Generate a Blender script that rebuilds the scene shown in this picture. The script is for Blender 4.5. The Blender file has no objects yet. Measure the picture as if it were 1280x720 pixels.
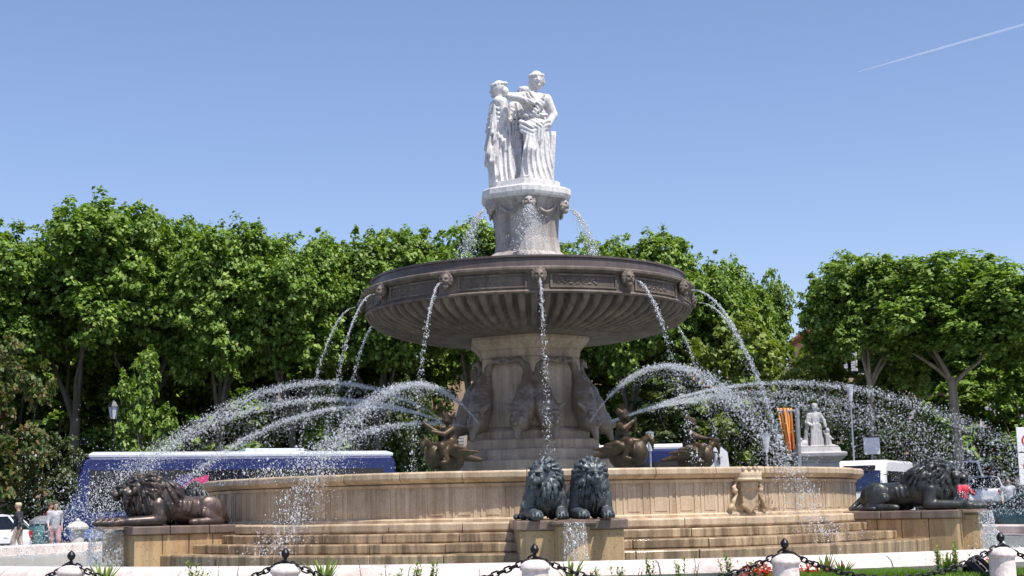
import bpy, math, random
import numpy as np
from mathutils import Vector, Matrix, Euler
R = math.radians
PI = math.pi
scene = bpy.context.scene
COL = scene.collection
random.seed(7)

# ------------------------------------------------------------------ camera
F_PX, EYE = 1786.0, 1.3
CAM = (0.0, -38.0, EYE)
PITCH, ROLL, YAW = math.atan(274 / F_PX), R(1.15), R(0.64)

def ray(px, py):
    x, y = px - 640.0, 360.0 - py
    c, s = math.cos(ROLL), math.sin(ROLL)
    u, v = x * c + y * s, -x * s + y * c
    dx, dy, dz = u, F_PX * math.cos(PITCH) - v * math.sin(PITCH), F_PX * math.sin(PITCH) + v * math.cos(PITCH)
    cy, sy = math.cos(YAW), math.sin(YAW)
    return dx * cy - dy * sy, dx * sy + dy * cy, dz

def at(px, py, Y):
    """the place in the square that a direction meets at depth Y"""
    r = ray(px, py)
    t = (Y - CAM[1]) / r[1]
    return Vector((CAM[0] + t * r[0], Y, CAM[2] + t * r[2]))

cam_d = bpy.data.cameras.new('camera')
cam_d.sensor_width, cam_d.lens = 36.0, 36.0 * F_PX / 1280.0
cam_d.clip_start, cam_d.clip_end = 0.1, 60000.0
cam = bpy.data.objects.new('camera', cam_d)
COL.objects.link(cam)
cam.matrix_world = (Matrix.Translation(CAM) @ Matrix.Rotation(YAW, 4, 'Z')
                    @ Matrix.Rotation(PI / 2 + PITCH, 4, 'X') @ Matrix.Rotation(-ROLL, 4, 'Z'))
scene.camera = cam

# ------------------------------------------------------------------ light
SUN_EL, SUN_AZ = R(64), R(42)          # azimuth from the viewer's side towards the right
sd = Vector((math.sin(SUN_AZ) * math.cos(SUN_EL), -math.cos(SUN_AZ) * math.cos(SUN_EL), math.sin(SUN_EL)))
w = bpy.data.worlds.new('World')
scene.world = w
w.use_nodes = True
nt = w.node_tree
bg = nt.nodes['Background']
sky = nt.nodes.new('ShaderNodeTexSky')
sky.sky_type = 'NISHITA'
sky.sun_disc = False
sky.sun_elevation = SUN_EL
sky.sun_rotation = math.atan2(sd.x, sd.y)
sky.altitude, sky.air_density, sky.dust_density, sky.ozone_density = 100, 1.0, 0.8, 8.0
tint = nt.nodes.new('ShaderNodeMix')       # the slight lavender haze of the summer sky
tint.data_type, tint.blend_type = 'RGBA', 'MULTIPLY'
tint.inputs[0].default_value = 1.0
tint.inputs[7].default_value = (1.20, 0.965, 0.895, 1)
nt.links.new(sky.outputs[0], tint.inputs[6])
nt.links.new(tint.outputs[2], bg.inputs['Color'])
bg.inputs['Strength'].default_value = 0.125
sl = bpy.data.lights.new('sun', 'SUN')
sl.energy, sl.angle, sl.color = 4.0, R(0.53), (1.0, 0.955, 0.88)
so = bpy.data.objects.new('sun', sl)
COL.objects.link(so)
so.rotation_euler = sd.to_track_quat('Z', 'Y').to_euler()
vs = scene.view_settings
vs.view_transform, vs.look, vs.gamma, vs.use_curve_mapping = 'Standard', 'None', 1.0, False
vs.exposure = 0.62
scene.cycles.max_bounces = 6
scene.cycles.transparent_max_bounces = 12
scene.cycles.use_denoising = True

# ------------------------------------------------------------------ objects
def tag(o, label=None, cat=None, group=None, kind=None):
    if label: o['label'] = label
    if cat: o['category'] = cat
    if group: o['group'] = group
    if kind: o['kind'] = kind
    return o

def thing(name, label, cat, loc=(0, 0, 0), rz=0.0, group=None):
    o = bpy.data.objects.new(name, None)
    o.empty_display_size = 0.2
    COL.objects.link(o)
    o.location, o.rotation_euler = loc, (0, 0, rz)
    return tag(o, label, cat, group)

def link(name, me, mat=None, parent=None, loc=None, rot=None):
    o = bpy.data.objects.new(name, me)
    COL.objects.link(o)
    if mat is not None and not me.materials:
        for m in (mat if isinstance(mat, (list, tuple)) else [mat]):
            me.materials.append(m)
    if parent is not None: o.parent = parent
    if loc is not None: o.location = loc
    if rot is not None: o.rotation_euler = rot
    return o

def copy_tree(o, parent=None):
    c = o.copy()
    COL.objects.link(c)
    if parent is not None: c.parent = parent
    for ch in [x for x in COL.objects if x.parent is o]:
        copy_tree(ch, c)
    return c

def np_mesh(name, V, quads=None, tris=None, smooth=False):
    """mesh from numpy arrays of vertices, quads and triangles"""
    me = bpy.data.meshes.new(name)
    V = np.asarray(V, dtype=np.float32)
    me.vertices.add(len(V))
    me.vertices.foreach_set('co', V.ravel())
    nq = 0 if quads is None else len(quads)
    ntr = 0 if tris is None else len(tris)
    idx, start = [], []
    if nq:
        idx.append(np.asarray(quads, np.int32).ravel()); start.append(np.arange(nq, dtype=np.int32) * 4)
    if ntr:
        idx.append(np.asarray(tris, np.int32).ravel()); start.append(nq * 4 + np.arange(ntr, dtype=np.int32) * 3)
    idx, start = np.concatenate(idx), np.concatenate(start)
    me.loops.add(len(idx))
    me.loops.foreach_set('vertex_index', idx)
    me.polygons.add(nq + ntr)
    me.polygons.foreach_set('loop_start', start)
    me.update(calc_edges=True)
    if smooth:
        me.polygons.foreach_set('use_smooth', np.ones(nq + ntr, dtype=bool))
    return me

class MB:
    """collects shapes for one mesh object"""
    def __init__(self):
        self.v, self.f = [], []
    def add(self, vs, fs):
        n = len(self.v)
        self.v += [tuple(p) for p in vs]
        self.f += [tuple(i + n for i in f) for f in fs]
        return self
    def box(self, c, s, rot=None, top=1.0):
        hx, hy, hz = s[0] / 2, s[1] / 2, s[2] / 2
        vs = [Vector((x * hx * (top if z > 0 else 1), y * hy * (top if z > 0 else 1), z * hz)) for z in (-1, 1) for x, y in ((-1, -1), (1, -1), (1, 1), (-1, 1))]
        if rot is not None:
            m = Euler(rot).to_matrix() if not isinstance(rot, Matrix) else rot
            vs = [m @ v for v in vs]
        c = Vector(c)
        return self.add([v + c for v in vs], [(0, 3, 2, 1), (4, 5, 6, 7), (0, 1, 5, 4), (1, 2, 6, 5), (2, 3, 7, 6), (3, 0, 4, 7)])
    def lathe(self, prof, n=32, a0=0.0, cap=True, c=(0, 0, 0), sx=1.0, sy=1.0):
        vs, fs = [], []
        for r, z in prof:
            for i in range(n):
                a = a0 + 2 * PI * i / n
                vs.append((c[0] + r * math.sin(a) * sx, c[1] - r * math.cos(a) * sy, c[2] + z))
        for k in range(len(prof) - 1):
            for i in range(n):
                j = (i + 1) % n
                fs.append((k * n + i, k * n + j, (k + 1) * n + j, (k + 1) * n + i))
        if cap:
            fs.append(tuple(range(n - 1, -1, -1)))
            fs.append(tuple((len(prof) - 1) * n + i for i in range(n)))
        return self.add(vs, fs)
    def arc(self, prof, a0, a1, n):
        """closed profile (r, z) swept from angle a0 to a1 round the fountain axis"""
        vs, fs, m = [], [], len(prof)
        for i in range(n + 1):
            a = a0 + (a1 - a0) * i / n
            for r, z in prof:
                vs.append((r * math.sin(a), -r * math.cos(a), z))
        for i in range(n):
            for k in range(m):
                l = (k + 1) % m
                fs.append((i * m + k, (i + 1) * m + k, (i + 1) * m + l, i * m + l))
        fs.append(tuple(range(m)))
        fs.append(tuple(n * m + k for k in range(m - 1, -1, -1)))
        return self.add(vs, fs)
    def tube(self, pts, rad, n=8, cap=True):
        pts = [Vector(p) for p in pts]
        if not isinstance(rad, (list, tuple)): rad = [rad] * len(pts)
        vs, fs = [], []
        up = Vector((0, 0, 1))
        prev = None
        for i, p in enumerate(pts):
            d = (pts[min(i + 1, len(pts) - 1)] - pts[max(i - 1, 0)]).normalized()
            if prev is None:
                x = d.cross(up if abs(d.z) < 0.95 else Vector((1, 0, 0))).normalized()
            else:
                x = (prev - d * prev.dot(d)).normalized()
            prev = x
            y = d.cross(x)
            for k in range(n):
                a = 2 * PI * k / n
                vs.append(p + (x * math.cos(a) + y * math.sin(a)) * rad[i])
        for i in range(len(pts) - 1):
            for k in range(n):
                l = (k + 1) % n
                fs.append((i * n + k, i * n + l, (i + 1) * n + l, (i + 1) * n + k))
        if cap:
            fs.append(tuple(range(n - 1, -1, -1)))
            fs.append(tuple((len(pts) - 1) * n + k for k in range(n)))
        return self.add(vs, fs)
    def prism(self, poly, z0, z1, scale=1.0):
        n = len(poly)
        vs = [(x, y, z0) for x, y in poly] + [(x * scale, y * scale, z1) for x, y in poly]
        fs = [tuple(range(n - 1, -1, -1)), tuple(range(n, 2 * n))]
        fs += [(i, (i + 1) % n, n + (i + 1) % n, n + i) for i in range(n)]
        return self.add(vs, fs)
    def extr(self, poly, y0, y1, axis='y'):
        """outline in x-z pushed from y0 to y1 (or y-z pushed along x)"""
        n = len(poly)
        if axis == 'y':
            vs = [(a, y0, b) for a, b in poly] + [(a, y1, b) for a, b in poly]
        else:
            vs = [(y0, a, b) for a, b in poly] + [(y1, a, b) for a, b in poly]
        fs = [tuple(range(n)), tuple(range(2 * n - 1, n - 1, -1))]
        fs += [(i, n + i, n + (i + 1) % n, (i + 1) % n) for i in range(n)]
        return self.add(vs, fs)
    def loft(self, rings, cap=True):
        n = len(rings[0])
        vs = [p for r in rings for p in r]
        fs = []
        for k in range(len(rings) - 1):
            for i in range(n):
                j = (i + 1) % n
                fs.append((k * n + i, k * n + j, (k + 1) * n + j, (k + 1) * n + i))
        if cap:
            fs.append(tuple(range(n - 1, -1, -1)))
            fs.append(tuple((len(rings) - 1) * n + i for i in range(n)))
        return self.add(vs, fs)
    def mesh(self, name, smooth=None, fix=True):
        me = bpy.data.meshes.new(name)
        me.from_pydata(self.v, [], self.f)
        me.update()
        if fix:
            import bmesh
            bm = bmesh.new(); bm.from_mesh(me)
            bmesh.ops.recalc_face_normals(bm, faces=bm.faces)
            bm.to_mesh(me); bm.free()
        if smooth is not None:
            me.polygons.foreach_set('use_smooth', [True] * len(me.polygons))
            if smooth < 180: me.set_sharp_from_angle(angle=R(smooth))
        return me
    def build(self, name, mat, parent=None, smooth=None, bevel=0.0, loc=None, rot=None, fix=True):
        o = link(name, self.mesh(name, smooth, fix), mat, parent, loc, rot)
        if bevel:
            b = o.modifiers.new('bevel', 'BEVEL')
            b.width, b.segments, b.limit_method, b.angle_limit = bevel, 2, 'ANGLE', R(40)
        return o

# ------------------------------------------------------------------ sculpting: blended distance field, meshed with surface nets
class Clay:
    def __init__(self, lo, hi, h):
        self.lo, self.h = np.array(lo, float), h
        self.n = np.ceil((np.array(hi, float) - self.lo) / h).astype(int) + 1
        self.F = np.ones(self.n, np.float32)
    def sub(self, lo, hi):
        a = np.clip(np.floor((np.array(lo) - self.lo) / self.h).astype(int), 0, self.n)
        b = np.clip(np.ceil((np.array(hi) - self.lo) / self.h).astype(int) + 1, 0, self.n)
        sl = tuple(slice(int(i), int(j)) for i, j in zip(a, b))
        ax = [(self.lo[i] + np.arange(a[i], b[i]) * self.h).astype(np.float32) for i in range(3)]
        return sl, ax[0][:, None, None], ax[1][None, :, None], ax[2][None, None, :]
    def put(self, sl, d, k, cut):
        f = self.F[sl]
        if cut:
            d = -d
            h = np.maximum(k - np.abs(f - d), 0) / max(k, 1e-6)
            self.F[sl] = np.maximum(f, d) + h * h * k * 0.25
        else:
            h = np.maximum(k - np.abs(f - d), 0) / max(k, 1e-6)
            self.F[sl] = np.minimum(f, d) - h * h * k * 0.25
    def cone(self, a, b, r1, r2=None, k=0.05, cut=False, flat=None):
        """tapered limb from a to b; flat=(axis, factor) squeezes it along an axis"""
        if r2 is None: r2 = r1
        a, b = np.array(a, float), np.array(b, float)
        m = max(r1, r2) + k + 3 * self.h
        sl, X, Y, Z = self.sub(np.minimum(a, b) - m, np.maximum(a, b) + m)
        if 0 in self.F[sl].shape: return self
        ab = b - a
        L = max(float(ab @ ab), 1e-9)
        t = np.clip(((X - a[0]) * ab[0] + (Y - a[1]) * ab[1] + (Z - a[2]) * ab[2]) / L, 0, 1)
        dx, dy, dz = X - a[0] - t * ab[0], Y - a[1] - t * ab[1], Z - a[2] - t * ab[2]
        if flat:
            if flat[0] == 0: dx = dx * flat[1]
            if flat[0] == 1: dy = dy * flat[1]
            if flat[0] == 2: dz = dz * flat[1]
        d = np.sqrt(dx * dx + dy * dy + dz * dz) - (r1 + (r2 - r1) * t)
        self.put(sl, d.astype(np.float32), k, cut)
        return self
    def chain(self, pts, rad, k=0.05, flat=None):
        for i in range(len(pts) - 1):
            self.cone(pts[i], pts[i + 1], rad[i], rad[i + 1], k, flat=flat)
        return self
    def ell(self, c, r, rot=None, k=0.05, cut=False):
        c, r = np.array(c, float), np.array(r, float)
        m = r.max() + k + 3 * self.h
        sl, X, Y, Z = self.sub(c - m, c + m)
        if 0 in self.F[sl].shape: return self
        X, Y, Z = X - c[0], Y - c[1], Z - c[2]
        if rot is not None:
            M = np.array(Euler(rot).to_matrix()).T
            X, Y, Z = (M[i, 0] * X + M[i, 1] * Y + M[i, 2] * Z for i in range(3))
        k0 = np.sqrt((X / r[0]) ** 2 + (Y / r[1]) ** 2 + (Z / r[2]) ** 2)
        k1 = np.sqrt((X / r[0] ** 2) ** 2 + (Y / r[1] ** 2) ** 2 + (Z / r[2] ** 2) ** 2) + 1e-6
        self.put(sl, (k0 * (k0 - 1) / k1).astype(np.float32), k, cut)
        return self
    def box(self, c, half, rot=None, rnd=0.02, k=0.02, cut=False):
        c, q = np.array(c, float), np.array(half, float)
        m = float(np.sqrt((q ** 2).sum())) + k + 3 * self.h
        sl, X, Y, Z = self.sub(c - m, c + m)
        X, Y, Z = X - c[0], Y - c[1], Z - c[2]
        if rot is not None:
            M = np.array(Euler(rot).to_matrix()).T
            X, Y, Z = (M[i, 0] * X + M[i, 1] * Y + M[i, 2] * Z for i in range(3))
        dx, dy, dz = np.abs(X) - q[0] + rnd, np.abs(Y) - q[1] + rnd, np.abs(Z) - q[2] + rnd
        d = np.sqrt(np.maximum(dx, 0) ** 2 + np.maximum(dy, 0) ** 2 + np.maximum(dz, 0) ** 2) + np.minimum(np.maximum(np.maximum(dx, dy), dz), 0) - rnd
        self.put(sl, d.astype(np.float32), k, cut)
        return self
    def warp(self, fn):
        ax = [(self.lo[i] + np.arange(self.n[i]) * self.h).astype(np.float32) for i in range(3)]
        self.F += fn(ax[0][:, None, None], ax[1][None, :, None], ax[2][None, None, :]).astype(np.float32)
        return self
    def mesh(self, name, smooth_it=1):
        F = self.F
        F[0], F[-1], F[:, 0], F[:, -1], F[:, :, 0], F[:, :, -1] = (np.maximum(f, 0.01) for f in (F[0], F[-1], F[:, 0], F[:, -1], F[:, :, 0], F[:, :, -1]))
        ins = F < 0
        nx, ny, nz = (int(i) - 1 for i in self.n)
        P = np.zeros((nx, ny, nz, 3), np.float32)
        C = np.zeros((nx, ny, nz), np.float32)
        cor = [(i, j, k) for i in (0, 1) for j in (0, 1) for k in (0, 1)]
        g = lambda A, c: A[c[0]:c[0] + nx, c[1]:c[1] + ny, c[2]:c[2] + nz]
        for a in cor:
            for ax in range(3):
                if a[ax]: continue
                b = list(a); b[ax] = 1
                fa, fb = g(F, a), g(F, b)
                m = g(ins, a) != g(ins, b)
                t = np.where(m, fa / np.where(m, fa - fb, 1), 0)
                C += m
                for q in range(3):
                    P[..., q] += m * (a[q] + (t if q == ax else 0))
        act = C > 0
        idx = -np.ones((nx, ny, nz), np.int64)
        ijk = np.argwhere(act)
        idx[act] = np.arange(len(ijk))
        V = (P[act] / C[act][:, None] + ijk) * self.h + self.lo
        Q = []
        for ax in range(3):
            u, v = (ax + 1) % 3, (ax + 2) % 3
            sl0 = [slice(1, self.n[q] - 1) for q in range(3)]
            sl1 = list(sl0)
            sl0[ax] = slice(0, self.n[ax] - 1); sl1[ax] = slice(1, self.n[ax])
            A, B = ins[tuple(sl0)], ins[tuple(sl1)]
            for sgn in (0, 1):
                e = np.argwhere((A & ~B) if sgn == 0 else (~A & B))
                if not len(e): continue
                off = np.ones(3, int); off[ax] = 0
                e = e + off
                du, dv = np.zeros(3, int), np.zeros(3, int)
                du[u] = 1; dv[v] = 1
                q = [idx[tuple((e - s).T)] for s in (0 * du, du, du + dv, dv)]
                if sgn: q = q[::-1]
                Q.append(np.stack(q, 1))
        Q = np.concatenate(Q)
        Q = Q[(Q >= 0).all(1)]
        for _ in range(smooth_it):
            S, N = np.zeros_like(V), np.zeros(len(V))
            for i in range(4):
                for j in (1, 3):
                    np.add.at(S, Q[:, i], V[Q[:, (i + j) % 4]]); np.add.at(N, Q[:, i], 1)
            V = V * 0.5 + 0.5 * S / np.maximum(N, 1)[:, None]
        return np_mesh(name, V, quads=Q, smooth=True)

# ------------------------------------------------------------------ materials
MATS = {}
class Nodes:
    def __init__(self, name):
        self.m = bpy.data.materials.new(name)
        self.m.use_nodes = True
        self.t = self.m.node_tree
        self.b = self.t.nodes['Principled BSDF']
        self.out = self.t.nodes['Material Output']
    def n(self, kind, **kw):
        x = self.t.nodes.new(kind)
        for k, v in kw.items(): setattr(x, k, v)
        return x
    def l(self, a, b): self.t.links.new(a, b)
    def coord(self, scale=(1, 1, 1), rot=(0, 0, 0)):
        tc = self.n('ShaderNodeTexCoord')
        mp = self.n('ShaderNodeMapping')
        mp.inputs['Scale'].default_value = scale
        mp.inputs['Rotation'].default_value = rot
        self.l(tc.outputs['Object'], mp.inputs['Vector'])
        return mp.outputs[0]
    def noise(self, vec, scale, detail=4, rough=0.55):
        x = self.n('ShaderNodeTexNoise')
        x.inputs['Scale'].default_value, x.inputs['Detail'].default_value, x.inputs['Roughness'].default_value = scale, detail, rough
        self.l(vec, x.inputs['Vector'])
        return x.outputs['Fac']
    def ramp(self, fac, stops, interp='LINEAR'):
        x = self.n('ShaderNodeValToRGB')
        x.color_ramp.interpolation = interp
        e = x.color_ramp.elements
        while len(e) < len(stops): e.new(0.5)
        for i, (p, c) in enumerate(stops):
            e[i].position = p
            e[i].color = (c, c, c, 1) if isinstance(c, (int, float)) else (*c, 1)
        self.l(fac, x.inputs['Fac'])
        return x.outputs['Color']
    def mix(self, fac, a, b, mode='MIX'):
        x = self.n('ShaderNodeMix', data_type='RGBA', blend_type=mode)
        for s, v in ((x.inputs[0], fac), (x.inputs[6], a), (x.inputs[7], b)):
            if isinstance(v, (int, float)): s.default_value = v
            elif isinstance(v, tuple): s.default_value = (*v, 1)
            else: self.l(v, s)
        return x.outputs[2]
    def bump(self, h, strength=0.3, dist=0.02):
        x = self.n('ShaderNodeBump')
        x.inputs['Strength'].default_value, x.inputs['Distance'].default_value = strength, dist
        self.l(h, x.inputs['Height'])
        self.l(x.outputs[0], self.b.inputs['Normal'])
    def set(self, **kw):
        for k, v in kw.items():
            s = self.b.inputs[k.replace('_', ' ')]
            if isinstance(v, (int, float)): s.default_value = v
            elif isinstance(v, tuple): s.default_value = (*v, 1) if len(v) == 3 else v
            else: self.l(v, s)
        return self

def flat(name, col, rough=0.6, metal=0.0, var=0.12, scale=6.0, coat=0.0):
    n = Nodes(name)
    f = n.noise(n.coord(), scale, 5)
    d = tuple(c * (1 - var * 1.5) for c in col)
    u = tuple(min(1, c * (1 + var)) for c in col)
    n.set(Base_Color=n.ramp(f, [(0.3, d), (0.7, u)]), Roughness=rough, Metallic=metal)
    if coat: n.set(Coat_Weight=coat)
    return n.m

def stone(name, base, dark, stain, rough=0.75, streak=0.6, grain=40.0, wet=0.0, bump=0.35, freckle=0.0, lo=0.42, hi=0.68, patch=0.0):
    n = Nodes(name)
    co = n.coord()
    big = n.noise(co, 1.3, 6, 0.6)
    c = n.mix(n.ramp(big, [(0.35, 0.0), (0.7, 1.0)]), base, dark)
    st = n.noise(n.coord((3.0, 3.0, 0.16)), 1.6, 6, 0.65)
    c = n.mix(n.mix(1.0, n.ramp(st, [(lo, 0.0), (hi, 1.0)]), (streak, streak, streak), 'MULTIPLY'), c, stain)
    if patch:      # damp and algae patches, irregular in size
        pm = n.ramp(n.noise(n.coord((1, 1, 0.5)), 0.55, 7, 0.68), [(0.50, 0.0), (0.62, patch)])
        c = n.mix(pm, c, tuple(x * 0.42 for x in dark))
        lm = n.ramp(n.noise(n.coord((1.3, 1.3, 0.35)), 1.1, 7, 0.7), [(0.56, 0.0), (0.70, patch * 0.7)])
        c = n.mix(lm, c, tuple(min(1, x * 1.25 + .06) for x in base))
    fine = n.noise(co, grain, 3, 0.7)
    c = n.mix(0.55, c, n.mix(1.0, c, n.ramp(fine, [(0.3, 0.55), (0.7, 1.35)]), 'MULTIPLY'))
    if freckle:
        v = n.n('ShaderNodeTexVoronoi')
        v.inputs['Scale'].default_value = 9.0
        n.l(co, v.inputs['Vector'])
        c = n.mix(n.ramp(v.outputs['Distance'], [(0.06, freckle), (0.2, 0.0)]), c, tuple(x * 0.25 for x in stain))
    n.set(Base_Color=c, Roughness=n.ramp(big, [(0.3, max(0.12, rough - wet)), (0.7, rough)]) if wet else rough)
    mid = n.noise(co, 9.0, 6, 0.7)
    n.bump(n.mix(0.5, fine, mid), bump, 0.02)
    return n.m

M = MATS
M['drum'] = stone('honey_limestone', (0.60, 0.475, 0.33), (0.48, 0.36, 0.235), (0.22, 0.13, 0.06), streak=0.6, wet=0.3, patch=0.5)
M['step'] = stone('wet_step_stone', (0.49, 0.365, 0.225), (0.34, 0.235, 0.135), (0.09, 0.055, 0.027), streak=0.8, wet=0.3, rough=0.42, lo=0.4, hi=0.6, patch=0.75)
M['ped'] = stone('ochre_pedestal_stone', (0.52, 0.36, 0.19), (0.40, 0.25, 0.12), (0.13, 0.08, 0.04), streak=0.55, wet=0.2, freckle=0.6, patch=0.6)
M['slab'] = stone('dark_slab_stone', (0.22, 0.16, 0.12), (0.14, 0.10, 0.08), (0.05, 0.04, 0.035), rough=0.5, wet=0.3)
M['bowl'] = stone('weathered_bowl_stone', (0.20, 0.16, 0.125), (0.118, 0.091, 0.071), (0.034, 0.026, 0.021), streak=0.7, rough=0.7, patch=0.5)
M['bowl_dark'] = stone('damp_rim_stone', (0.13, 0.10, 0.09), (0.085, 0.066, 0.06), (0.04, 0.032, 0.03), rough=0.55, wet=0.2)
M['col'] = stone('grey_column_stone', (0.50, 0.40, 0.30), (0.37, 0.285, 0.21), (0.15, 0.105, 0.075), streak=0.6, patch=0.45)
M['dolphin'] = stone('stained_dolphin_stone', (0.25, 0.195, 0.145), (0.15, 0.115, 0.09), (0.08, 0.05, 0.03), rough=0.45, wet=0.25, grain=25)
M['upper'] = stone('pale_pedestal_stone', (0.50, 0.455, 0.42), (0.37, 0.32, 0.29), (0.17, 0.125, 0.105), streak=0.75, patch=0.5)
M['marble'] = stone('white_marble', (0.74, 0.72, 0.71), (0.64, 0.62, 0.61), (0.32, 0.30, 0.29), streak=0.45, rough=0.6, bump=0.08, grain=14)
M['oldmarble'] = stone('grey_marble', (0.50, 0.485, 0.475), (0.38, 0.365, 0.355), (0.18, 0.165, 0.16), streak=0.4, rough=0.6, bump=0.15)
M['coping'] = stone('pink_white_kerbstone', (0.78, 0.69, 0.64), (0.66, 0.57, 0.52), (0.34, 0.25, 0.22), streak=0.5, rough=0.8, patch=0.45)
M['post'] = stone('whitish_post_stone', (0.74, 0.68, 0.64), (0.60, 0.53, 0.50), (0.34, 0.27, 0.26), streak=0.45, rough=0.85, bump=0.9, grain=22)
M['joint'] = flat('dark_joint', (0.13, 0.09, 0.06), 0.9)

def bronze(name, a, b, hi, metal=0.55, rough=0.38, body=None):
    n = Nodes(name)
    co = n.coord()
    f = n.noise(co, 3.0, 6, 0.6)
    c = n.mix(n.ramp(f, [(0.35, 0.0), (0.65, 1.0)]), a, b)
    g = n.noise(n.coord((1, 1, 0.35)), 7.0, 5, 0.65)
    c = n.mix(n.ramp(g, [(0.56, 0.0), (0.78, 0.8)]), c, hi)
    if body:      # the hide is worn to a browner bronze than the mane
        sx = n.n('ShaderNodeSeparateXYZ'); n.l(co, sx.inputs[0])
        ad = n.n('ShaderNodeMath', operation='ADD'); n.l(sx.outputs[0], ad.inputs[0]); n.l(f, ad.inputs[1])
        c = n.mix(n.ramp(ad.outputs[0], [(0.12, 1.0), (0.42, 0.0)]), c, n.mix(n.ramp(g, [(0.5, 0.0), (0.8, 0.7)]), body, hi))
    n.set(Base_Color=c, Metallic=metal, Roughness=n.ramp(g, [(0.3, rough - 0.1), (0.75, rough + 0.2)]))
    n.bump(n.noise(co, 22.0, 4), 0.25, 0.012)
    return n.m
M['bronze_blue'] = bronze('verdigris_slate_bronze', (0.06, 0.072, 0.078), (0.12, 0.138, 0.144), (0.32, 0.33, 0.32), rough=0.48)
M['bronze_dark'] = bronze('dark_wet_bronze', (0.035, 0.038, 0.038), (0.07, 0.073, 0.07), (0.22, 0.22, 0.21), rough=0.36)
M['bronze_brown'] = bronze('brown_wet_bronze', (0.085, 0.058, 0.048), (0.055, 0.055, 0.056), (0.26, 0.24, 0.22), rough=0.38, body=(0.105, 0.072, 0.060))
M['bronze_gold'] = bronze('golden_brown_bronze', (0.042, 0.028, 0.016), (0.085, 0.055, 0.028), (0.03, 0.03, 0.026), metal=0.35, rough=0.45)

def water_mat():
    n = Nodes('pool_water')
    co = n.coord()
    a = n.noise(co, 2.2, 5, 0.6)
    b = n.noise(n.coord((1, 2.2, 1)), 8.0, 4, 0.6)
    n.set(Base_Color=n.ramp(b, [(0.3, (0.17, 0.22, 0.20)), (0.62, (0.26, 0.31, 0.29)), (0.8, (0.5, 0.55, 0.54))]), Roughness=0.08)
    n.b.inputs['IOR'].default_value = 1.33
    n.bump(n.mix(0.5, a, b), 0.55, 0.06)
    return n.m
M['water'] = water_mat()

def spray_mat(name, col, alpha=1.0):
    n = Nodes(name)
    n.set(Base_Color=col, Roughness=0.12)
    n.b.inputs['IOR'].default_value = 1.33
    n.b.inputs['Transmission Weight'].default_value = 0.62
    n.b.inputs['Subsurface Weight'].default_value = 0.0
    n.b.inputs['Alpha'].default_value = alpha
    return n.m
M['drop'] = spray_mat('water_drops', (0.93, 0.95, 0.98))
def stream_mat():
    n = Nodes('falling_water')
    f = n.noise(n.coord((1, 1, 0.6)), 26.0, 4, 0.7)
    n.set(Base_Color=(0.88, 0.91, 0.95), Roughness=0.12, Alpha=n.ramp(f, [(0.47, 0.04), (0.70, 0.6)]))
    n.b.inputs['IOR'].default_value = 1.33
    n.bump(f, 0.8, 0.03)
    return n.m
M['stream'] = stream_mat()

def leaf_mat(name, a, b, c, tr=0.28, gloss=0.52):
    n = Nodes(name)
    geo = n.n('ShaderNodeNewGeometry')
    col = n.ramp(geo.outputs['Random Per Island'], [(0.0, a), (0.55, b), (1.0, c)])
    big = n.noise(n.coord(), 0.5, 3)
    col = n.mix(0.6, col, n.mix(1.0, col, n.ramp(big, [(0.3, 0.65), (0.7, 1.3)]), 'MULTIPLY'))
    n.set(Base_Color=col, Roughness=gloss)
    n.b.inputs['Specular IOR Level'].default_value = 0.3
    t = n.n('ShaderNodeBsdfTranslucent')
    n.l(n.mix(1.0, col, (1.5, 1.6, 0.5), 'MULTIPLY'), t.inputs['Color'])
    m = n.n('ShaderNodeMixShader')
    m.inputs[0].default_value = tr
    n.l(n.b.outputs[0], m.inputs[1]); n.l(t.outputs[0], m.inputs[2])
    n.l(m.outputs[0], n.out.inputs['Surface'])
    return n.m
M['leaf'] = leaf_mat('plane_leaf', (0.075, 0.145, 0.024), (0.165, 0.265, 0.045), (0.33, 0.42, 0.11))
M['leaf_light'] = leaf_mat('pale_leaf', (0.12, 0.17, 0.035), (0.20, 0.27, 0.055), (0.32, 0.37, 0.11))
M['leaf_red'] = leaf_mat('green_leaf_reddish_tips', (0.06, 0.105, 0.03), (0.105, 0.15, 0.045), (0.22, 0.13, 0.07))
M['leaf_grey'] = leaf_mat('grey_green_leaf', (0.06, 0.085, 0.035), (0.10, 0.13, 0.055), (0.16, 0.19, 0.09))
M['leaf_bed'] = leaf_mat('bedding_leaf', (0.10, 0.17, 0.03), (0.18, 0.27, 0.05), (0.28, 0.36, 0.09))
M['leaf_purple'] = leaf_mat('purple_leaf', (0.10, 0.03, 0.05), (0.16, 0.05, 0.08), (0.20, 0.10, 0.08))
M['petal_red'] = leaf_mat('red_petal', (0.45, 0.02, 0.02), (0.6, 0.03, 0.03), (0.65, 0.10, 0.04))
M['petal_white'] = leaf_mat('white_petal', (0.6, 0.58, 0.6), (0.7, 0.68, 0.7), (0.75, 0.75, 0.75))
M['grass'] = leaf_mat('grass_blade', (0.10, 0.20, 0.025), (0.15, 0.27, 0.035), (0.22, 0.33, 0.06))
M['bark_pale'] = stone('pale_plane_bark', (0.40, 0.35, 0.26), (0.24, 0.20, 0.14), (0.09, 0.07, 0.05), rough=0.9, streak=0.6, bump=0.5, grain=14)
M['bark'] = stone('plane_bark', (0.17, 0.14, 0.10), (0.09, 0.075, 0.055), (0.05, 0.04, 0.03), rough=0.9, streak=0.6, bump=0.5, grain=14)
M['iron'] = flat('black_iron', (0.018, 0.018, 0.022), 0.4, 0.6)
M['grey_metal'] = flat('grey_metal', (0.30, 0.31, 0.33), 0.45, 0.5)
M['white_paint'] = flat('white_paint', (0.80, 0.80, 0.81), 0.3, var=0.03, coat=0.4)
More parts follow.
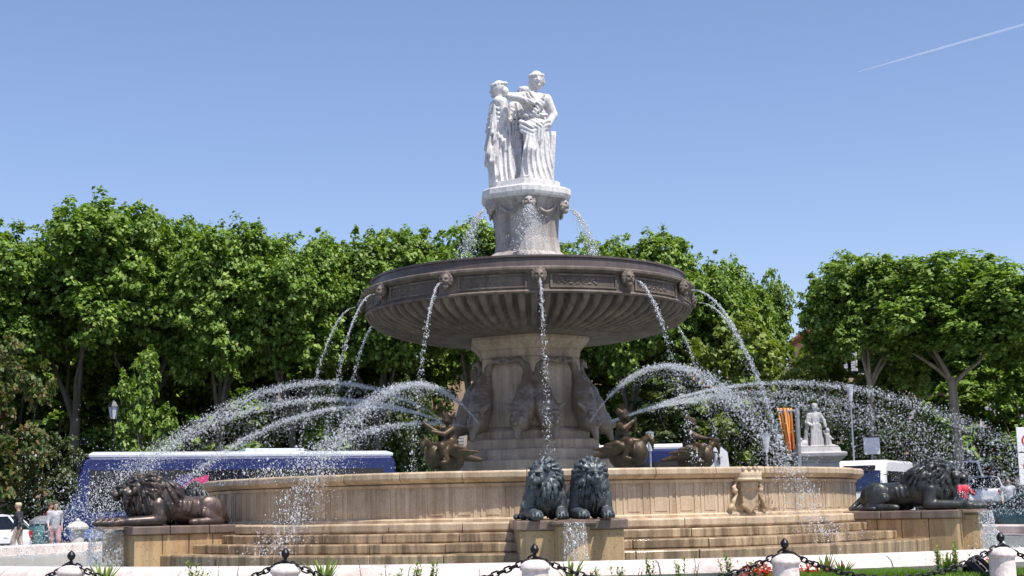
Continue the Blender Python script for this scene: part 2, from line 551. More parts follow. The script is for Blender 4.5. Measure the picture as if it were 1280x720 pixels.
M['glass'] = flat('dark_glass', (0.012, 0.014, 0.02), 0.06, var=0.2)
M['glass_blue'] = flat('blue_glass', (0.02, 0.03, 0.075), 0.08, var=0.2)
M['tyre'] = flat('tyre_rubber', (0.02, 0.02, 0.02), 0.85)
M['asphalt'] = flat('asphalt', (0.055, 0.055, 0.057), 0.9, scale=3.0)
M['paving'] = stone('pale_paving', (0.36, 0.33, 0.30), (0.28, 0.255, 0.23), (0.15, 0.13, 0.12), streak=0.2, rough=0.9)
M['soil'] = flat('bed_soil', (0.07, 0.048, 0.033), 0.95, var=0.4, scale=14)
M['lawn'] = flat('lawn_base', (0.06, 0.12, 0.02), 0.95, var=0.4, scale=10)
# ================================================================== the setting
def sstep(a, b, x):
    t = min(1, max(0, (x - a) / (b - a)))
    return t * t * (3 - 2 * t)
def gz(x, y):
    """the square rises gently towards the back right"""
    return 0.9 * sstep(8, 34, y) * sstep(-4, 16, x)

def ground_sheet():
    xs = [-2500, -600, -200, -90] + list(range(-60, 61, 4)) + [90, 200, 600, 2500]
    ys = [-600, -150, -80] + list(range(-50, 91, 4)) + [130, 300, 900, 3500]
    V = [(x, y, gz(x, y)) for y in ys for x in xs]
    n = len(xs)
    Q = [(j * n + i, j * n + i + 1, (j + 1) * n + i + 1, (j + 1) * n + i) for j in range(len(ys) - 1) for i in range(n - 1)]
    # leave the pool's disc to its own floor: the sheet runs below it
    V = [(x, y, z - 0.03) for x, y, z in V]
    return np_mesh('ground', V, quads=Q, smooth=True)
tag(link('ground', ground_sheet(), M['asphalt']), kind='structure')

def ring_sheet(r0, r1, z, n=160):
    mb = MB()
    vs, fs = [], []
    for i in range(n):
        a = 2 * PI * i / n
        vs += [(r0 * math.sin(a), -r0 * math.cos(a), z), (r1 * math.sin(a), -r1 * math.cos(a), z)]
    for i in range(n):
        j = (i + 1) % n
        fs.append((2 * i, 2 * i + 1, 2 * j + 1, 2 * j))
    return mb.add(vs, fs)
tag(ring_sheet(17.5, 21.0, 0.004).build('pavement', M['paving'], fix=False), kind='structure')
tag(ring_sheet(16.3, 17.52, 0.05).build('flower_bed_soil', M['soil'], fix=False), kind='structure')
kb = MB()
kb.lathe([(21.0, -0.05), (21.0, 0.05), (21.25, 0.05), (21.25, -0.05)], 160, cap=False)
tag(kb.build('kerb', M['paving']), kind='structure')
tag(ring_sheet(9.3, 16.1, 0.15).build('water', M['water'], fix=False), kind='structure')
rm = MB()
for i in range(90):       # painted lane dashes of the roundabout
    if i % 3 == 0:
        a0, a1 = 2 * PI * i / 90, 2 * PI * (i + 1) / 90
        vs = []
        for r in (25.0, 25.15):
            for a in (a0, (a0 + a1) / 2, a1):
                x, y = r * math.sin(a), -r * math.cos(a)
                vs.append((x, y, gz(x, y) + 0.004))
        rm.add(vs, [(0, 3, 4, 1), (1, 4, 5, 2)])
tag(rm.build('road_marking', M['white_paint'], fix=False), kind='structure')

# ================================================================== outer pool wall
HEX = R(3.8)
pw = thing('pool_wall', 'low rounded pinkish white stone kerb ringing the outer pool of the fountain', 'pool wall')
mb = MB()
NB = 56
prof = [(15.90, -0.2), (15.90, 0.42), (15.96, 0.472), (16.30, 0.472), (16.47, 0.445), (16.58, 0.37), (16.62, 0.28), (16.58, 0.17), (16.46, 0.10), (16.40, 0.08), (16.40, -0.2)]
for i in range(NB):
    mb.arc(prof, 2 * PI * i / NB + 0.0007, 2 * PI * (i + 1) / NB - 0.0007, 4)
mb.build('coping', M['coping'], pw, smooth=35)
mb = MB(); mb.lathe([(15.55, -0.2), (15.55, 0.20), (15.899, 0.20)], 160, cap=False)
mb.build('inner_step', M['coping'], pw, smooth=30)

# ================================================================== stepped drum basin
drum = thing('drum_basin', 'round stepped drum of honey coloured limestone in the middle of the pool, ringed by panels', 'fountain basin')
mb = MB()
mb.lathe([(8.0, 1.0), (8.46, 1.0), (8.46, 1.84), (8.1, 1.84)], 180, cap=False)
NP = 88
for i in range(NP):
    a = 2 * PI * i / NP
    for da, wd in ((0.0, 0.0085), (0.0165, 0.0038)):
        mb.arc([(8.44, 1.10), (8.476, 1.10), (8.476, 1.74), (8.44, 1.74)], a + da - wd / 2, a + da + wd / 2, 1)
    # inner panel raised inside each frame
    mb.arc([(8.44, 1.16), (8.470, 1.16), (8.470, 1.69), (8.44, 1.69)], a + 0.027, a + 2 * PI / NP - 0.0115, 2)
mb.lathe([(8.455, 1.02), (8.53, 1.02), (8.53, 1.07), (8.50, 1.10), (8.455, 1.10)], 180, cap=False)
mb.lathe([(8.455, 1.74), (8.50, 1.74), (8.52, 1.80), (8.455, 1.84)], 180, cap=False)
mb.build('panelled_wall', M['drum'], drum, smooth=30)
DS = 0.978
drum.scale = (DS, DS, 1)
def block_ring(name, prof, nb, mat, gap=0.0008, jit=0.3, seed=1):
    rnd = random.Random(seed)
    cuts = sorted(2 * PI * (i + jit * rnd.uniform(-.5, .5)) / nb for i in range(nb))
    mb = MB()
    for i in range(nb):
        a0, a1 = cuts[i], cuts[(i + 1) % nb] + (2 * PI if i == nb - 1 else 0)
        dr, dz = rnd.uniform(-0.008, 0.008), rnd.uniform(-0.005, 0.005)
        mb.arc([(r + dr, z + dz) for r, z in prof], a0 + gap, a1 - gap, max(2, int((a1 - a0) / 0.035)))
    return mb.build(name, mat, drum, smooth=30, bevel=0.012)
block_ring('coping', [(8.0, 1.83), (8.56, 1.83), (8.66, 1.89), (8.69, 1.92), (8.69, 2.03), (8.66, 2.06), (8.0, 2.06)], 40, M['drum'], seed=3)
block_ring('ledge', [(8.3, 0.815), (8.93, 0.815), (8.97, 0.86), (8.97, 0.99), (8.94, 1.02), (8.3, 1.02)], 34, M['drum'], seed=4)
block_ring('step', [(8.4, 0.625), (9.23, 0.625), (9.25, 0.64), (9.25, 0.79), (9.23, 0.81), (8.4, 0.81)], 36, M['step'], seed=5)
block_ring('step', [(8.5, 0.435), (9.90, 0.435), (9.92, 0.45), (9.92, 0.60), (9.90, 0.62), (8.5, 0.62)], 34, M['step'], seed=6)
block_ring('step', [(8.6, -0.2), (10.66, -0.2), (10.68, 0.40), (10.66, 0.43), (8.6, 0.43)], 38, M['step'], seed=8)
o = MB().lathe([(0.0001, 1.86), (8.1, 1.86)], 96, cap=False).build('basin_water', M['water'], drum, fix=False)

# coat of arms on the drum wall
ca = Clay((-0.75, -0.25, -1.05), (0.75, 0.3, 0.45), 0.018)
ca.box((0, 0.06, -0.33), (0.26, 0.10, 0.27), rnd=0.015, k=0.005)
for s in (-1, 1): ca.box((s * 0.115, 0.06, -0.62), (0.125, 0.10, 0.13), rot=(0, s * R(-24), 0), rnd=0.015, k=0.01)
ca.box((0, 0.06, -0.70), (0.11, 0.10, 0.11), rot=(0, R(45), 0), rnd=0.015, k=0.01)
ca.ell((0, 0.17, -0.20), (0.25, 0.06, 0.14), k=0.02)           # round boss below the crown
ca.box((0, 0.14, -0.31), (0.29, 0.03, 0.02), rnd=0.01, k=0.02)
for s in (-1, 1):
    ca.chain([(s * 0.30, 0.05, -0.10), (s * 0.46, 0.07, -0.28), (s * 0.36, 0.07, -0.42), (s * 0.48, 0.07, -0.58), (s * 0.52, 0.07, -0.70)], [0.028, 0.045, 0.03, 0.045, 0.04], 0.02)
    ca.ell((s * 0.55, 0.06, -0.70), (0.10, 0.06, 0.06), rot=(0, s * 0.6, 0), k=0.02)
    ca.ell((s * 0.42, 0.07, -0.34), (0.08, 0.06, 0.06), k=0.02)
coat = link('coat_of_arms', ca.mesh('coat_of_arms'), M['drum'], drum)
ac = R(33.6)
coat.scale = (0.88, 1.1, 0.95)
coat.location = (8.46 * math.sin(ac), -8.46 * math.cos(ac), 1.88)
coat.rotation_euler = (0, 0, ac + PI)
cr = Clay((-0.45, -0.1, -0.2), (0.45, 0.45, 0.3), 0.018)
for i in range(24):
    a = PI * i / 23
    cr.ell((0.33 * math.cos(a), 0.06 + 0.22 * math.sin(a), 0.0), (0.06, 0.06, 0.11), k=0.03)
    cr.ell((0.36 * math.cos(a), 0.06 + 0.25 * math.sin(a), -0.10), (0.05, 0.05, 0.03), k=0.02)
for i in range(7):
    a = PI * (i + 0.5) / 7
    cr.ell((0.35 * math.cos(a), 0.06 + 0.24 * math.sin(a), 0.14), (0.055, 0.055, 0.06), k=0.02)
link('crown', cr.mesh('crown'), M['drum'], coat)

# ================================================================== lion pedestals
def ring_xy(r, a): return (r * math.sin(a), -r * math.cos(a))
def make_pedestal():
    root = bpy.data.objects.new('lion_pedestal', None); COL.objects.link(root)
    # local +x runs outward, origin on the fountain axis
    mb = MB()
    cuts = [8.5, 9.2, 9.75, 10.35, 10.98]
    for i in range(4):
        for s in (-1, 1):
            mb.box(((cuts[i] + cuts[i + 1]) / 2, s * 0.49, 0.33), (cuts[i + 1] - cuts[i] - 0.012, 0.968, 1.06))
    mb.build('body', M['ped'], root, bevel=0.015)
    mb = MB()
    for a, b in ((8.45, 9.3), (9.31, 10.2), (10.21, 11.04)):
        mb.box(((a + b) / 2, 0, 0.955), (b - a, 2.10, 0.185))
    mb.build('slab', M['slab'], root, bevel=0.025)
    mb = MB(); mb.lathe([(0.33, -0.2), (0.33, 0.93), (0.20, 0.955)], 32, c=(11.02, 0, 0))
    mb.build('spout_pillar', M['ped'], root, smooth=40)
    mb = MB(); mb.lathe([(0.2, 0.93), (0.42, 0.955), (0.46, 0.985), (0.45, 1.02), (0.36, 1.055), (0.0001, 1.065)], 32, c=(11.1, 0, 0))
    mb.build('spout_dish', M['slab'], root, smooth=40)
    return root
ped0 = make_pedestal()
PEDS = [(HEX, 'ochre stone plinth in front under the two slate grey lions facing the viewer'),
        (HEX + R(60), 'stone plinth on the right under the dark grey lion, beside the parked minibus'),
        (HEX - R(60), 'speckled yellow stone plinth on the left under the brown lion, water spilling off its end'),
        (HEX - R(116.5), 'far stone plinth at the left rear of the drum, behind the brown lion')]
for i, (a, lab) in enumerate(PEDS):
    p = ped0 if i == 0 else copy_tree(ped0)
    p.rotation_euler = (0, 0, a - PI / 2)
    tag(p, lab, 'plinth', 'lion plinths around the drum')

# ================================================================== column with dolphins
HC = R(3.5)
column = thing('fountain_column', 'hexagonal grey stone shaft with dolphins carved on its corners, carrying the great bowl', 'column')
def hexl(prof): 
    return MB().lathe(prof, 6, HC)
hexl([(1.46, 2.9), (1.50, 3.0), (1.52, 3.9), (1.47, 5.10), (1.47, 5.125), (1.44, 5.13), (1.44, 5.15), (1.48, 5.155), (1.50, 5.30), (1.52, 5.34)]).build('shaft', M['col'], column, bevel=0.012)
hexl([(1.52, 5.34), (1.60, 5.40), (1.66, 5.48), (1.74, 5.54), (1.77, 5.60), (1.77, 5.78)]).build('capital', M['col'], column, bevel=0.015)
hexl([(1.70, 3.02), (1.70, 3.22), (1.60, 3.30), (1.52, 3.34)]).build('socle', M['col'], column, bevel=0.015)
for r, z0, z1 in ((1.96, 2.76, 3.02), (2.12, 2.48, 2.757), (2.36, 1.7, 2.477)):
    hexl([(r, z0), (r, z1 - 0.03), (r - 0.03, z1)]).build('plinth_step', M['col'], column, bevel=0.012)
dc = Clay((1.0, -0.35, 2.85), (2.45, 1.1, 5.3), 0.024)
dc.chain([(1.34, 0.60, 5.02), (1.36, 0.36, 5.06), (1.38, 0.16, 4.86), (1.46, 0.12, 4.55), (1.60, 0.17, 4.2), (1.70, 0.25, 3.85), (1.82, 0.36, 3.45)], [0.05, 0.07, 0.10, 0.17, 0.27, 0.31, 0.27], 0.06)
dc.cone((1.34, 0.60, 5.02), (1.33, 0.78, 4.93), 0.06, 0.02, 0.03).cone((1.34, 0.58, 5.02), (1.33, 0.72, 5.14), 0.06, 0.02, 0.03)
dc.ell((1.92, 0.40, 3.42), (0.25, 0.24, 0.26), k=0.06)
dc.cone((2.0, 0.44, 3.34), (2.10, 0.47, 3.02), 0.15, 0.07, 0.06)
dc.cone((2.06, 0.46, 3.42), (2.22, 0.52, 3.36), 0.11, 0.06, 0.05)
dc.ell((2.02, 0.58, 3.50), (0.06, 0.06, 0.06), k=0.02).ell((2.12, 0.34, 3.52), (0.05, 0.05, 0.05), k=0.02)
dc.cone((2.04, 0.30, 3.62), (1.98, 0.58, 3.66), 0.05, 0.05, 0.04)
dc.cone((1.85, 0.55, 3.75), (1.75, 0.78, 3.9), 0.12, 0.03, 0.05, flat=(0, 1.4))
dc.warp(lambda X, Y, Z: 0.008 * np.sin(Z * 42) * np.sin(Y * 36 + X * 20) * (Z > 3.6))
dm = dc.mesh('dolphin')
dm2 = dm.copy(); dm2.transform(Matrix.Scale(-1, 4, (0, 1, 0))); dm2.flip_normals()
for k in (0, 1, -1):
    for me in (dm, dm2):
        link('dolphin', me, M['dolphin'], column, rot=(0, 0, HC + k * PI / 3 - PI / 2))

# ================================================================== the great bowl
bowl = thing('upper_bowl', 'wide shallow fluted stone bowl held high on the hexagonal shaft, ringed by spouting masks', 'fountain bowl')
def fluted():
    NF, per = 84, 10
    n = NF * per
    prof = []
    for i in range(22):
        t = i / 21
        a = t * PI / 2
        prof.append((1.7 + 2.68 * math.sin(a) ** 0.9, 5.68 + 0.68 * (1 - math.cos(a)) ** 0.95, t))
    V = []
    for r, z, t in prof:
        amp = 0.19 * min(1, max(0, (t - 0.10) / 0.5)) * (1 if t < 0.93 else max(0, (1 - t) / 0.07))
        for i in range(n):
            ph = (i % per) / per
            rib = min(1.0, max(0.0, (abs(math.sin(PI * ph)) - 0.30) / 0.55)) ** 0.8
            q = amp * (rib - 1.0)
            a = 2 * PI * i / n
            rr, zz = r + q * 0.75, z - q * 0.75
            V.append((rr * math.sin(a), -rr * math.cos(a), zz))
    Q = []
    for k in range(len(prof) - 1):
        for i in range(n):
            j = (i + 1) % n
            Q.append((k * n + i, k * n + j, (k + 1) * n + j, (k + 1) * n + i))
    return np_mesh('fluted_underside', V, quads=Q, smooth=True)
link('fluted_underside', fluted(), M['bowl'], bowl)
MB().lathe([(1.3, 5.80), (1.3, 5.70), (1.75, 5.678)], 48, cap=False).build('underside_ring', M['bowl'], bowl)
MB().lathe([(4.30, 6.34), (4.42, 6.34), (4.44, 6.38), (4.40, 6.42), (4.38, 6.44), (4.38, 6.82), (4.42, 6.85), (4.50, 6.88), (4.52, 6.90), (4.52, 6.95), (4.48, 6.985), (4.25, 6.99)], 160, cap=False).build('rim', M['bowl'], bowl, smooth=28)
MB().lathe([(4.27, 6.985), (4.25, 7.22), (4.29, 7.24), (4.29, 7.285), (4.22, 7.30), (4.0, 7.30), (3.95, 7.08)], 160, cap=False).build('inner_rim', M['bowl_dark'], bowl, smooth=28)
MB().lathe([(0.0001, 7.16), (3.97, 7.16)], 96, cap=False).build('bowl_water', M['water'], bowl, fix=False)
bowl.scale = (0.985, 0.985, 1)
# frieze panels between the masks
fm = MB()
sp = R(11.0)
for z0, z1 in ((6.47, 6.51), (6.76, 6.80)):
    fm.arc([(4.37, z0), (4.415, z0), (4.415, z1), (4.37, z1)], -sp, sp, 10)
for s in (-1, 1):
    fm.arc([(4.37, 6.47), (4.415, 6.47), (4.415, 6.80), (4.37, 6.80)], s * sp - 0.006, s * sp + 0.006, 1)
rn = random.Random(5)
for i in range(44):
    a = -sp * 0.92 + 2 * sp * 0.92 * i / 59
    z = 6.635 + 0.06 * math.sin(i * 1.05) + rn.uniform(-.02, .02)
    s = rn.uniform(0.018, 0.036)
    vs = [(math.sin(a) * 4.385 + math.cos(a) * dx * s - 0 * dr, -math.cos(a) * 4.385 + math.sin(a) * dx * s, z + dz * s) for dx, dz, dr in ((-1.4, 0, 0), (0, -1, 0), (1.4, 0, 0), (0, 1, 0))]
    tip = (math.sin(a) * 4.405, -math.cos(a) * 4.405, z)
    fm.add(vs + [tip], [(0, 1, 4), (1, 2, 4), (2, 3, 4), (3, 0, 4)])
fme = fm.mesh('frieze_panel', 40)
mk = Clay((-0.1, -0.32, -0.36), (0.42, 0.32, 0.34), 0.016)
mk.ell((0.10, 0, 0.0), (0.17, 0.18, 0.22), k=0.05)
for i in range(11):
    a = PI * (i / 10) * 1.4 - PI * 0.2
    mk.ell((0.09, 0.20 * math.cos(a), 0.02 + 0.21 * math.sin(a)), (0.08, 0.075, 0.075), k=0.02)
mk.ell((0.24, 0, -0.02), (0.07, 0.04, 0.07), k=0.03).cone((0.22, -0.10, 0.07), (0.22, 0.10, 0.07), 0.035, 0.035, 0.02)
mk.ell((0.24, 0.075, 0.015), (0.035, 0.04, 0.03), k=0.01, cut=True).ell((0.24, -0.075, 0.015), (0.035, 0.04, 0.03), k=0.01, cut=True)
mk.ell((0.21, 0.09, -0.06), (0.06, 0.07, 0.06), k=0.03).ell((0.21, -0.09, -0.06), (0.06, 0.07, 0.06), k=0.03)
mk.ell((0.25, 0, -0.13), (0.09, 0.05, 0.04), k=0.02, cut=True)
mk.ell((0.16, 0, -0.20), (0.10, 0.12, 0.10), k=0.04)
mkm = mk.mesh('mask')
MASK_A = [HC + R(30) * k for k in range(12)]
for k, a in enumerate(MASK_A):
    link('frieze_panel', fme, M['bowl'], bowl, rot=(0, 0, a + R(15)))
    if math.cos(a) > -0.35:
        link('mask', mkm, M['bowl'], bowl, loc=(*ring_xy(4.40, a), 6.74), rot=(0, 0, a - PI / 2)).scale = (0.82, 0.74, 0.80)

# ================================================================== pedestal on the bowl and its masks
upper = thing('statue_pedestal', 'pale hexagonal pedestal rising from the bowl with garlands and spouting masks under the marble statues', 'pedestal')
def chex(Rr, ch):
    """hexagon with chamfered corners"""
    P = []
    c = [Vector((Rr * math.sin(HC + k * PI / 3), -Rr * math.cos(HC + k * PI / 3))) for k in range(6)]
    for k in range(6):
        for q in (c[k - 1], c[(k + 1) % 6]):
            P.append(tuple(c[k] + (q - c[k]).normalized() * ch))
    return P
def loft_hex(levels):
    return MB().loft([[(x, y, z) for x, y in chex(r, ch)] for r, ch, z in levels])
loft_hex([(1.20, .05, 7.05), (1.20, .05, 7.80), (1.16, .05, 7.90), (1.05, .10, 8.00)]).build('base_moulding', M['upper'], upper, bevel=0.01)
loft_hex([(1.02, .10, 8.0), (0.95, .11, 8.4), (0.99, .14, 8.9), (1.10, .18, 9.22), (1.27, .20, 9.42)]).build('body', M['upper'], upper, bevel=0.012)
loft_hex([(1.24, .18, 9.42), (1.34, .20, 9.48), (1.37, .20, 9.55), (1.37, .20, 9.69), (1.33, .20, 9.72)]).build('cap_slab', M['marble'], upper, bevel=0.012)
loft_hex([(1.05, .12, 9.72), (1.05, .12, 9.93)]).build('statue_plinth', M['marble'], upper, bevel=0.012)
gar = MB()
for i in range(17):
    t = i / 16
    gar.lathe([(0.0001, -0.045), (0.034, -0.03), (0.045, 0), (0.034, 0.03), (0.0001, 0.045)], 7, c=(-0.36 + 0.72 * t, -0.02, 9.30 - 0.26 * math.sin(PI * t)), cap=False)
for s in (-1, 1):
    gar.tube([(s * .38, -0.02, 9.32), (s * .40, -0.03, 9.2), (s * .39, -0.02, 9.05)], [0.05, 0.035, 0.02], 6)
game = gar.mesh('garland', 60)
for k in range(6):
    a = HC + PI / 6 + k * PI / 3
    if math.cos(a) > -0.2:
        link('garland', game, M['upper'], upper, loc=(*ring_xy(0.94, a), 0), rot=(0, 0, a))
mku = mkm.copy(); mku.materials.clear()
for k in (0, 1, -1):
    a = HC + k * PI / 3
    link('mask', mku, M['upper'], upper, loc=(*ring_xy(1.04, a), 9.26), rot=(0, 0, a - PI / 2)).scale = (0.8, 0.72, 0.8)
# ================================================================== lions
def make_lion(seed, turn, dip=0.0, h=0.017):
    """lying lion, +x forward; turn = head turned to its left (radians)"""
    rn = random.Random(seed)
    c = Clay((-1.75, -0.75, -0.06), (1.75, 0.75, 1.42), h)
    # trunk, belly, haunches
    c.cone((-0.95, 0, 0.36), (0.35, 0, 0.48), 0.31, 0.34, 0.1)
    c.ell((-0.40, 0, 0.50), (0.55, 0.27, 0.21), k=0.1)
    for s in (-1, 1):
        c.ell((-0.92, s * 0.25, 0.37), (0.34, 0.19, 0.40), rot=(0, R(32), 0), k=0.02)
        c.cone((-0.66, s * 0.38, 0.32), (-1.02, s * 0.42, 0.10), 0.12, 0.10, 0.03)
        c.cone((-1.05, s * 0.42, 0.09), (-0.50, s * 0.44, 0.085), 0.10, 0.085, 0.03)
        c.chain([(-0.80, s * 0.36, 0.74), (-0.60, s * 0.40, 0.52), (-0.62, s * 0.42, 0.30)], [0.0, 0.0, 0.0], 0.0) if 0 else c.cone((-0.62, s * 0.40, 0.66), (-0.54, s * 0.44, 0.30), 0.05, 0.05, 0.04, cut=True)
        c.ell((-0.44, s * 0.44, 0.08), (0.15, 0.10, 0.085), k=0.03)
        # fore legs stretched out
        c.cone((0.40, s * 0.28, 0.52), (0.38, s * 0.34, 0.20), 0.19, 0.15, 0.06)
        c.cone((0.36, s * 0.34, 0.14), (1.12, s * 0.27, 0.12), 0.145, 0.105, 0.05)
        c.ell((1.26, s * 0.27, 0.11), (0.19, 0.14, 0.115), k=0.04)
        for j in range(4):
            y = s * 0.27 + (j - 1.5) * 0.066
            c.ell((1.39 + 0.02 * (1.5 - abs(j - 1.5)), y, 0.08), (0.085, 0.036, 0.07), k=0.008)
        for j in range(3):
            y = s * 0.27 + (j - 1) * 0.066
            c.cone((1.30, y, 0.20), (1.46, y, 0.10), 0.012, 0.012, 0.01, cut=True)
        for j in range(5):
            x = -0.40 + j * 0.12
            c.cone((x, s * 0.30, 0.60), (x + 0.06, s * 0.345, 0.34), 0.016, 0.008, 0.06)
    c.chain([(-1.30, 0.0, 0.30), (-1.46, -0.14, 0.12), (-1.50, -0.32, 0.06), (-1.40, -0.50, 0.055), (-1.1, -0.58, 0.05)], [0.08, 0.06, 0.05, 0.045, 0.045], 0.03)
    c.ell((-0.98, -0.59, 0.06), (0.16, 0.07, 0.06), k=0.03)
    # mane: a deep mass round neck, chest and shoulders
    E1c, E1r = Vector((0.27, 0, 0.67)), Vector((0.52, 0.38, 0.54))
    c.ell(E1c, E1r, k=0.08)
    piv = Vector((0.46, 0, 0.92))
    rot = Matrix.Rotation(turn, 3, 'Z') @ Matrix.Rotation(dip, 3, 'Y')
    T = lambda x, y, z: tuple(piv + rot @ (Vector((x, y, z)) - piv))
    E3 = rot.to_euler()
    E2c, E2r = Vector((0.47, 0, 0.95)), Vector((0.28, 0.34, 0.37))
    c.ell(T(*E2c), E2r, E3, k=0.06)
    locks = []
    def lock(p, flow, l, r, tr):
        n_ = 3
        pts = [p + flow[0] * l * 0.0, p + flow[0] * l * 0.5, p + flow[0] * l * 0.5 + flow[1] * l * 0.5]
        pts = [tr(q) for q in pts]
        c.cone(pts[0], pts[1], r * 0.7, r, 0.006).cone(pts[1], pts[2], r, r * 0.25, 0.006)
    face = Vector((1, 0, 0.02))
    # head mane, ring after ring outward from the face
    tr2 = lambda q: Vector(T(*q))
    for ring, (th, n) in enumerate(((58, 17), (76, 20), (95, 22), (120, 18))):
        for j in range(n):
            a = 2 * PI * (j + rn.uniform(-.25, .25) + .5 * (ring % 2)) / n
            t = R(th + rn.uniform(-6, 6))
            d = Vector((math.cos(t), math.sin(t) * math.sin(a), math.sin(t) * math.cos(a)))
            p = Vector((E2c.x + d.x * E2r.x, d.y * E2r.y, E2c.z + d.z * E2r.z)) * 1.0
            nrm = Vector((d.x / E2r.x, d.y / E2r.y, d.z / E2r.z)).normalized()
            f = Vector((-1.0, d.y * 0.6, d.z * 0.6 - 0.55 - 0.25 * ring))
            f = (f - nrm * f.dot(nrm)).normalized()
            f2 = (f * 0.6 + Vector((-.1, 0, -0.7)) - nrm * 0.12).normalized()
            lock(p + nrm * 0.012, (f, f2), rn.uniform(0.22, 0.32) * (1.15 if d.z < 0 else 1.0), rn.uniform(0.036, 0.052), tr2)
    # chest, shoulders, back of the neck
    idt = lambda q: q
    for j in range(210):
        u, a = rn.uniform(-0.75, 0.85), rn.uniform(-PI, PI)
        sr = math.sqrt(1 - u * u)
        d = Vector((sr * math.cos(a), sr * math.sin(a), u))
        p = Vector((E1c.x + d.x * E1r.x, d.y * E1r.y, E1c.z + d.z * E1r.z))
        nrm = Vector((d.x / E1r.x, d.y / E1r.y, d.z / E1r.z)).normalized()
        f = Vector((-0.45 + 0.25 * d.x, 0.1 * d.y, -0.9))
        f = (f - nrm * f.dot(nrm)).normalized()
        f2 = (f + Vector((rn.uniform(-.3, .1), rn.uniform(-.15, .15), -0.25))).normalized()
        lock(p + nrm * 0.014, (f, f2), rn.uniform(0.20, 0.34), rn.uniform(0.034, 0.052), idt)
    # head
    c.ell(T(0.76, 0, 0.99), (0.17, 0.15, 0.18), E3, k=0.03)
    c.cone(T(0.84, 0, 0.93), T(1.03, 0, 0.885), 0.125, 0.105, 0.03)
    for s in (-1, 1):
        c.ell(T(0.995, s * 0.06, 0.865), (0.115, 0.075, 0.08), E3, k=0.02)
        c.ell(T(0.90, s * 0.15, 0.93), (0.05, 0.05, 0.09), E3, k=0.03, cut=False)
    c.cone(T(0.84, 0, 1.08), T(1.07, 0, 0.975), 0.05, 0.052, 0.02)
    c.ell(T(1.11, 0, 0.95), (0.045, 0.07, 0.042), E3, k=0.01)
    c.ell(T(1.0, 0, 0.755), (0.10, 0.08, 0.055), E3, k=0.015)
    c.cone(T(1.12, -0.085, 0.812), T(1.12, 0.085, 0.812), 0.026, 0.026, 0.012, cut=True)
    c.cone(T(1.13, 0, 0.90), T(1.12, 0, 0.82), 0.018, 0.018, 0.012, cut=True)
    for s in (-1, 1):
        c.ell(T(0.965, s * 0.095, 1.015), (0.085, 0.055, 0.042), E3, k=0.015, cut=True)
        c.ell(T(0.915, s * 0.088, 1.012), (0.04, 0.034, 0.026), E3, k=0.006)
        c.cone(T(0.965, s * 0.03, 1.085), T(0.90, s * 0.15, 1.075), 0.038, 0.03, 0.012)
        c.ell(T(0.70, s * 0.20, 1.13), (0.05, 0.055, 0.075), E3, k=0.015)
        c.ell(T(0.74, s * 0.205, 1.13), (0.03, 0.03, 0.045), E3, k=0.01, cut=True)
    for j in range(9):     # forelock
        y = (j - 4) * 0.045
        lock(Vector((0.80 - abs(y) * .5, y, 1.12 + .02 * (j % 2))), (Vector((-.55, y * 2.5, .55)).normalized(), Vector((-.9, y * 3, -.1)).normalized()), 0.2, 0.038, tr2)
    return c.mesh('lion', 0)
LION_A = make_lion(1, R(28))
LION_B = make_lion(2, R(-6), R(4))
LION_C = make_lion(3, R(-14), R(6))
def place_lion(me, mat, a, side, label, r=9.98):
    m2 = me.copy(); m2.materials.clear()
    o = link('lion_statue', m2, mat)
    x, y = ring_xy(r, a)
    t = (math.cos(a), math.sin(a))
    o.location = (x + t[0] * side, y + t[1] * side, 1.053)
    o.rotation_euler = (0, 0, a - PI / 2)
    o.scale = (0.95, 0.86, 0.855)
    return tag(o, label, 'lion statue', 'bronze lions lying round the fountain')
A1, A2, A3, A4 = (p[0] for p in PEDS)
place_lion(make_lion(11, R(-34), R(4)), M['bronze_blue'], A1, -0.43, 'slate grey bronze lion of the front pair with its head turned towards the left')
place_lion(make_lion(12, R(7), R(5)), M['bronze_blue'], A1, 0.43, 'slate grey bronze lion of the front pair looking straight at the viewer')
place_lion(LION_A, M['bronze_dark'], A2, -0.43, 'large dark bronze lion lying in profile facing right, beside the white minibus')
place_lion(LION_B, M['bronze_dark'], A2, 0.43, 'dark bronze lion on the right plinth, hidden behind the one in profile')
place_lion(LION_B, M['bronze_brown'], A3, 0.43, 'large brown bronze lion lying in profile facing left in front of the coach')
place_lion(LION_C, M['bronze_brown'], A3, -0.43, 'brown bronze lion on the left plinth, its mane showing behind the one in profile')
place_lion(LION_A, M['bronze_dark'], A4, 0.43, 'small looking dark lion far behind the brown one, mane up against the drum edge')
place_lion(LION_C, M['bronze_dark'], A4, -0.43, 'dark lion farthest back at the left rear of the drum')

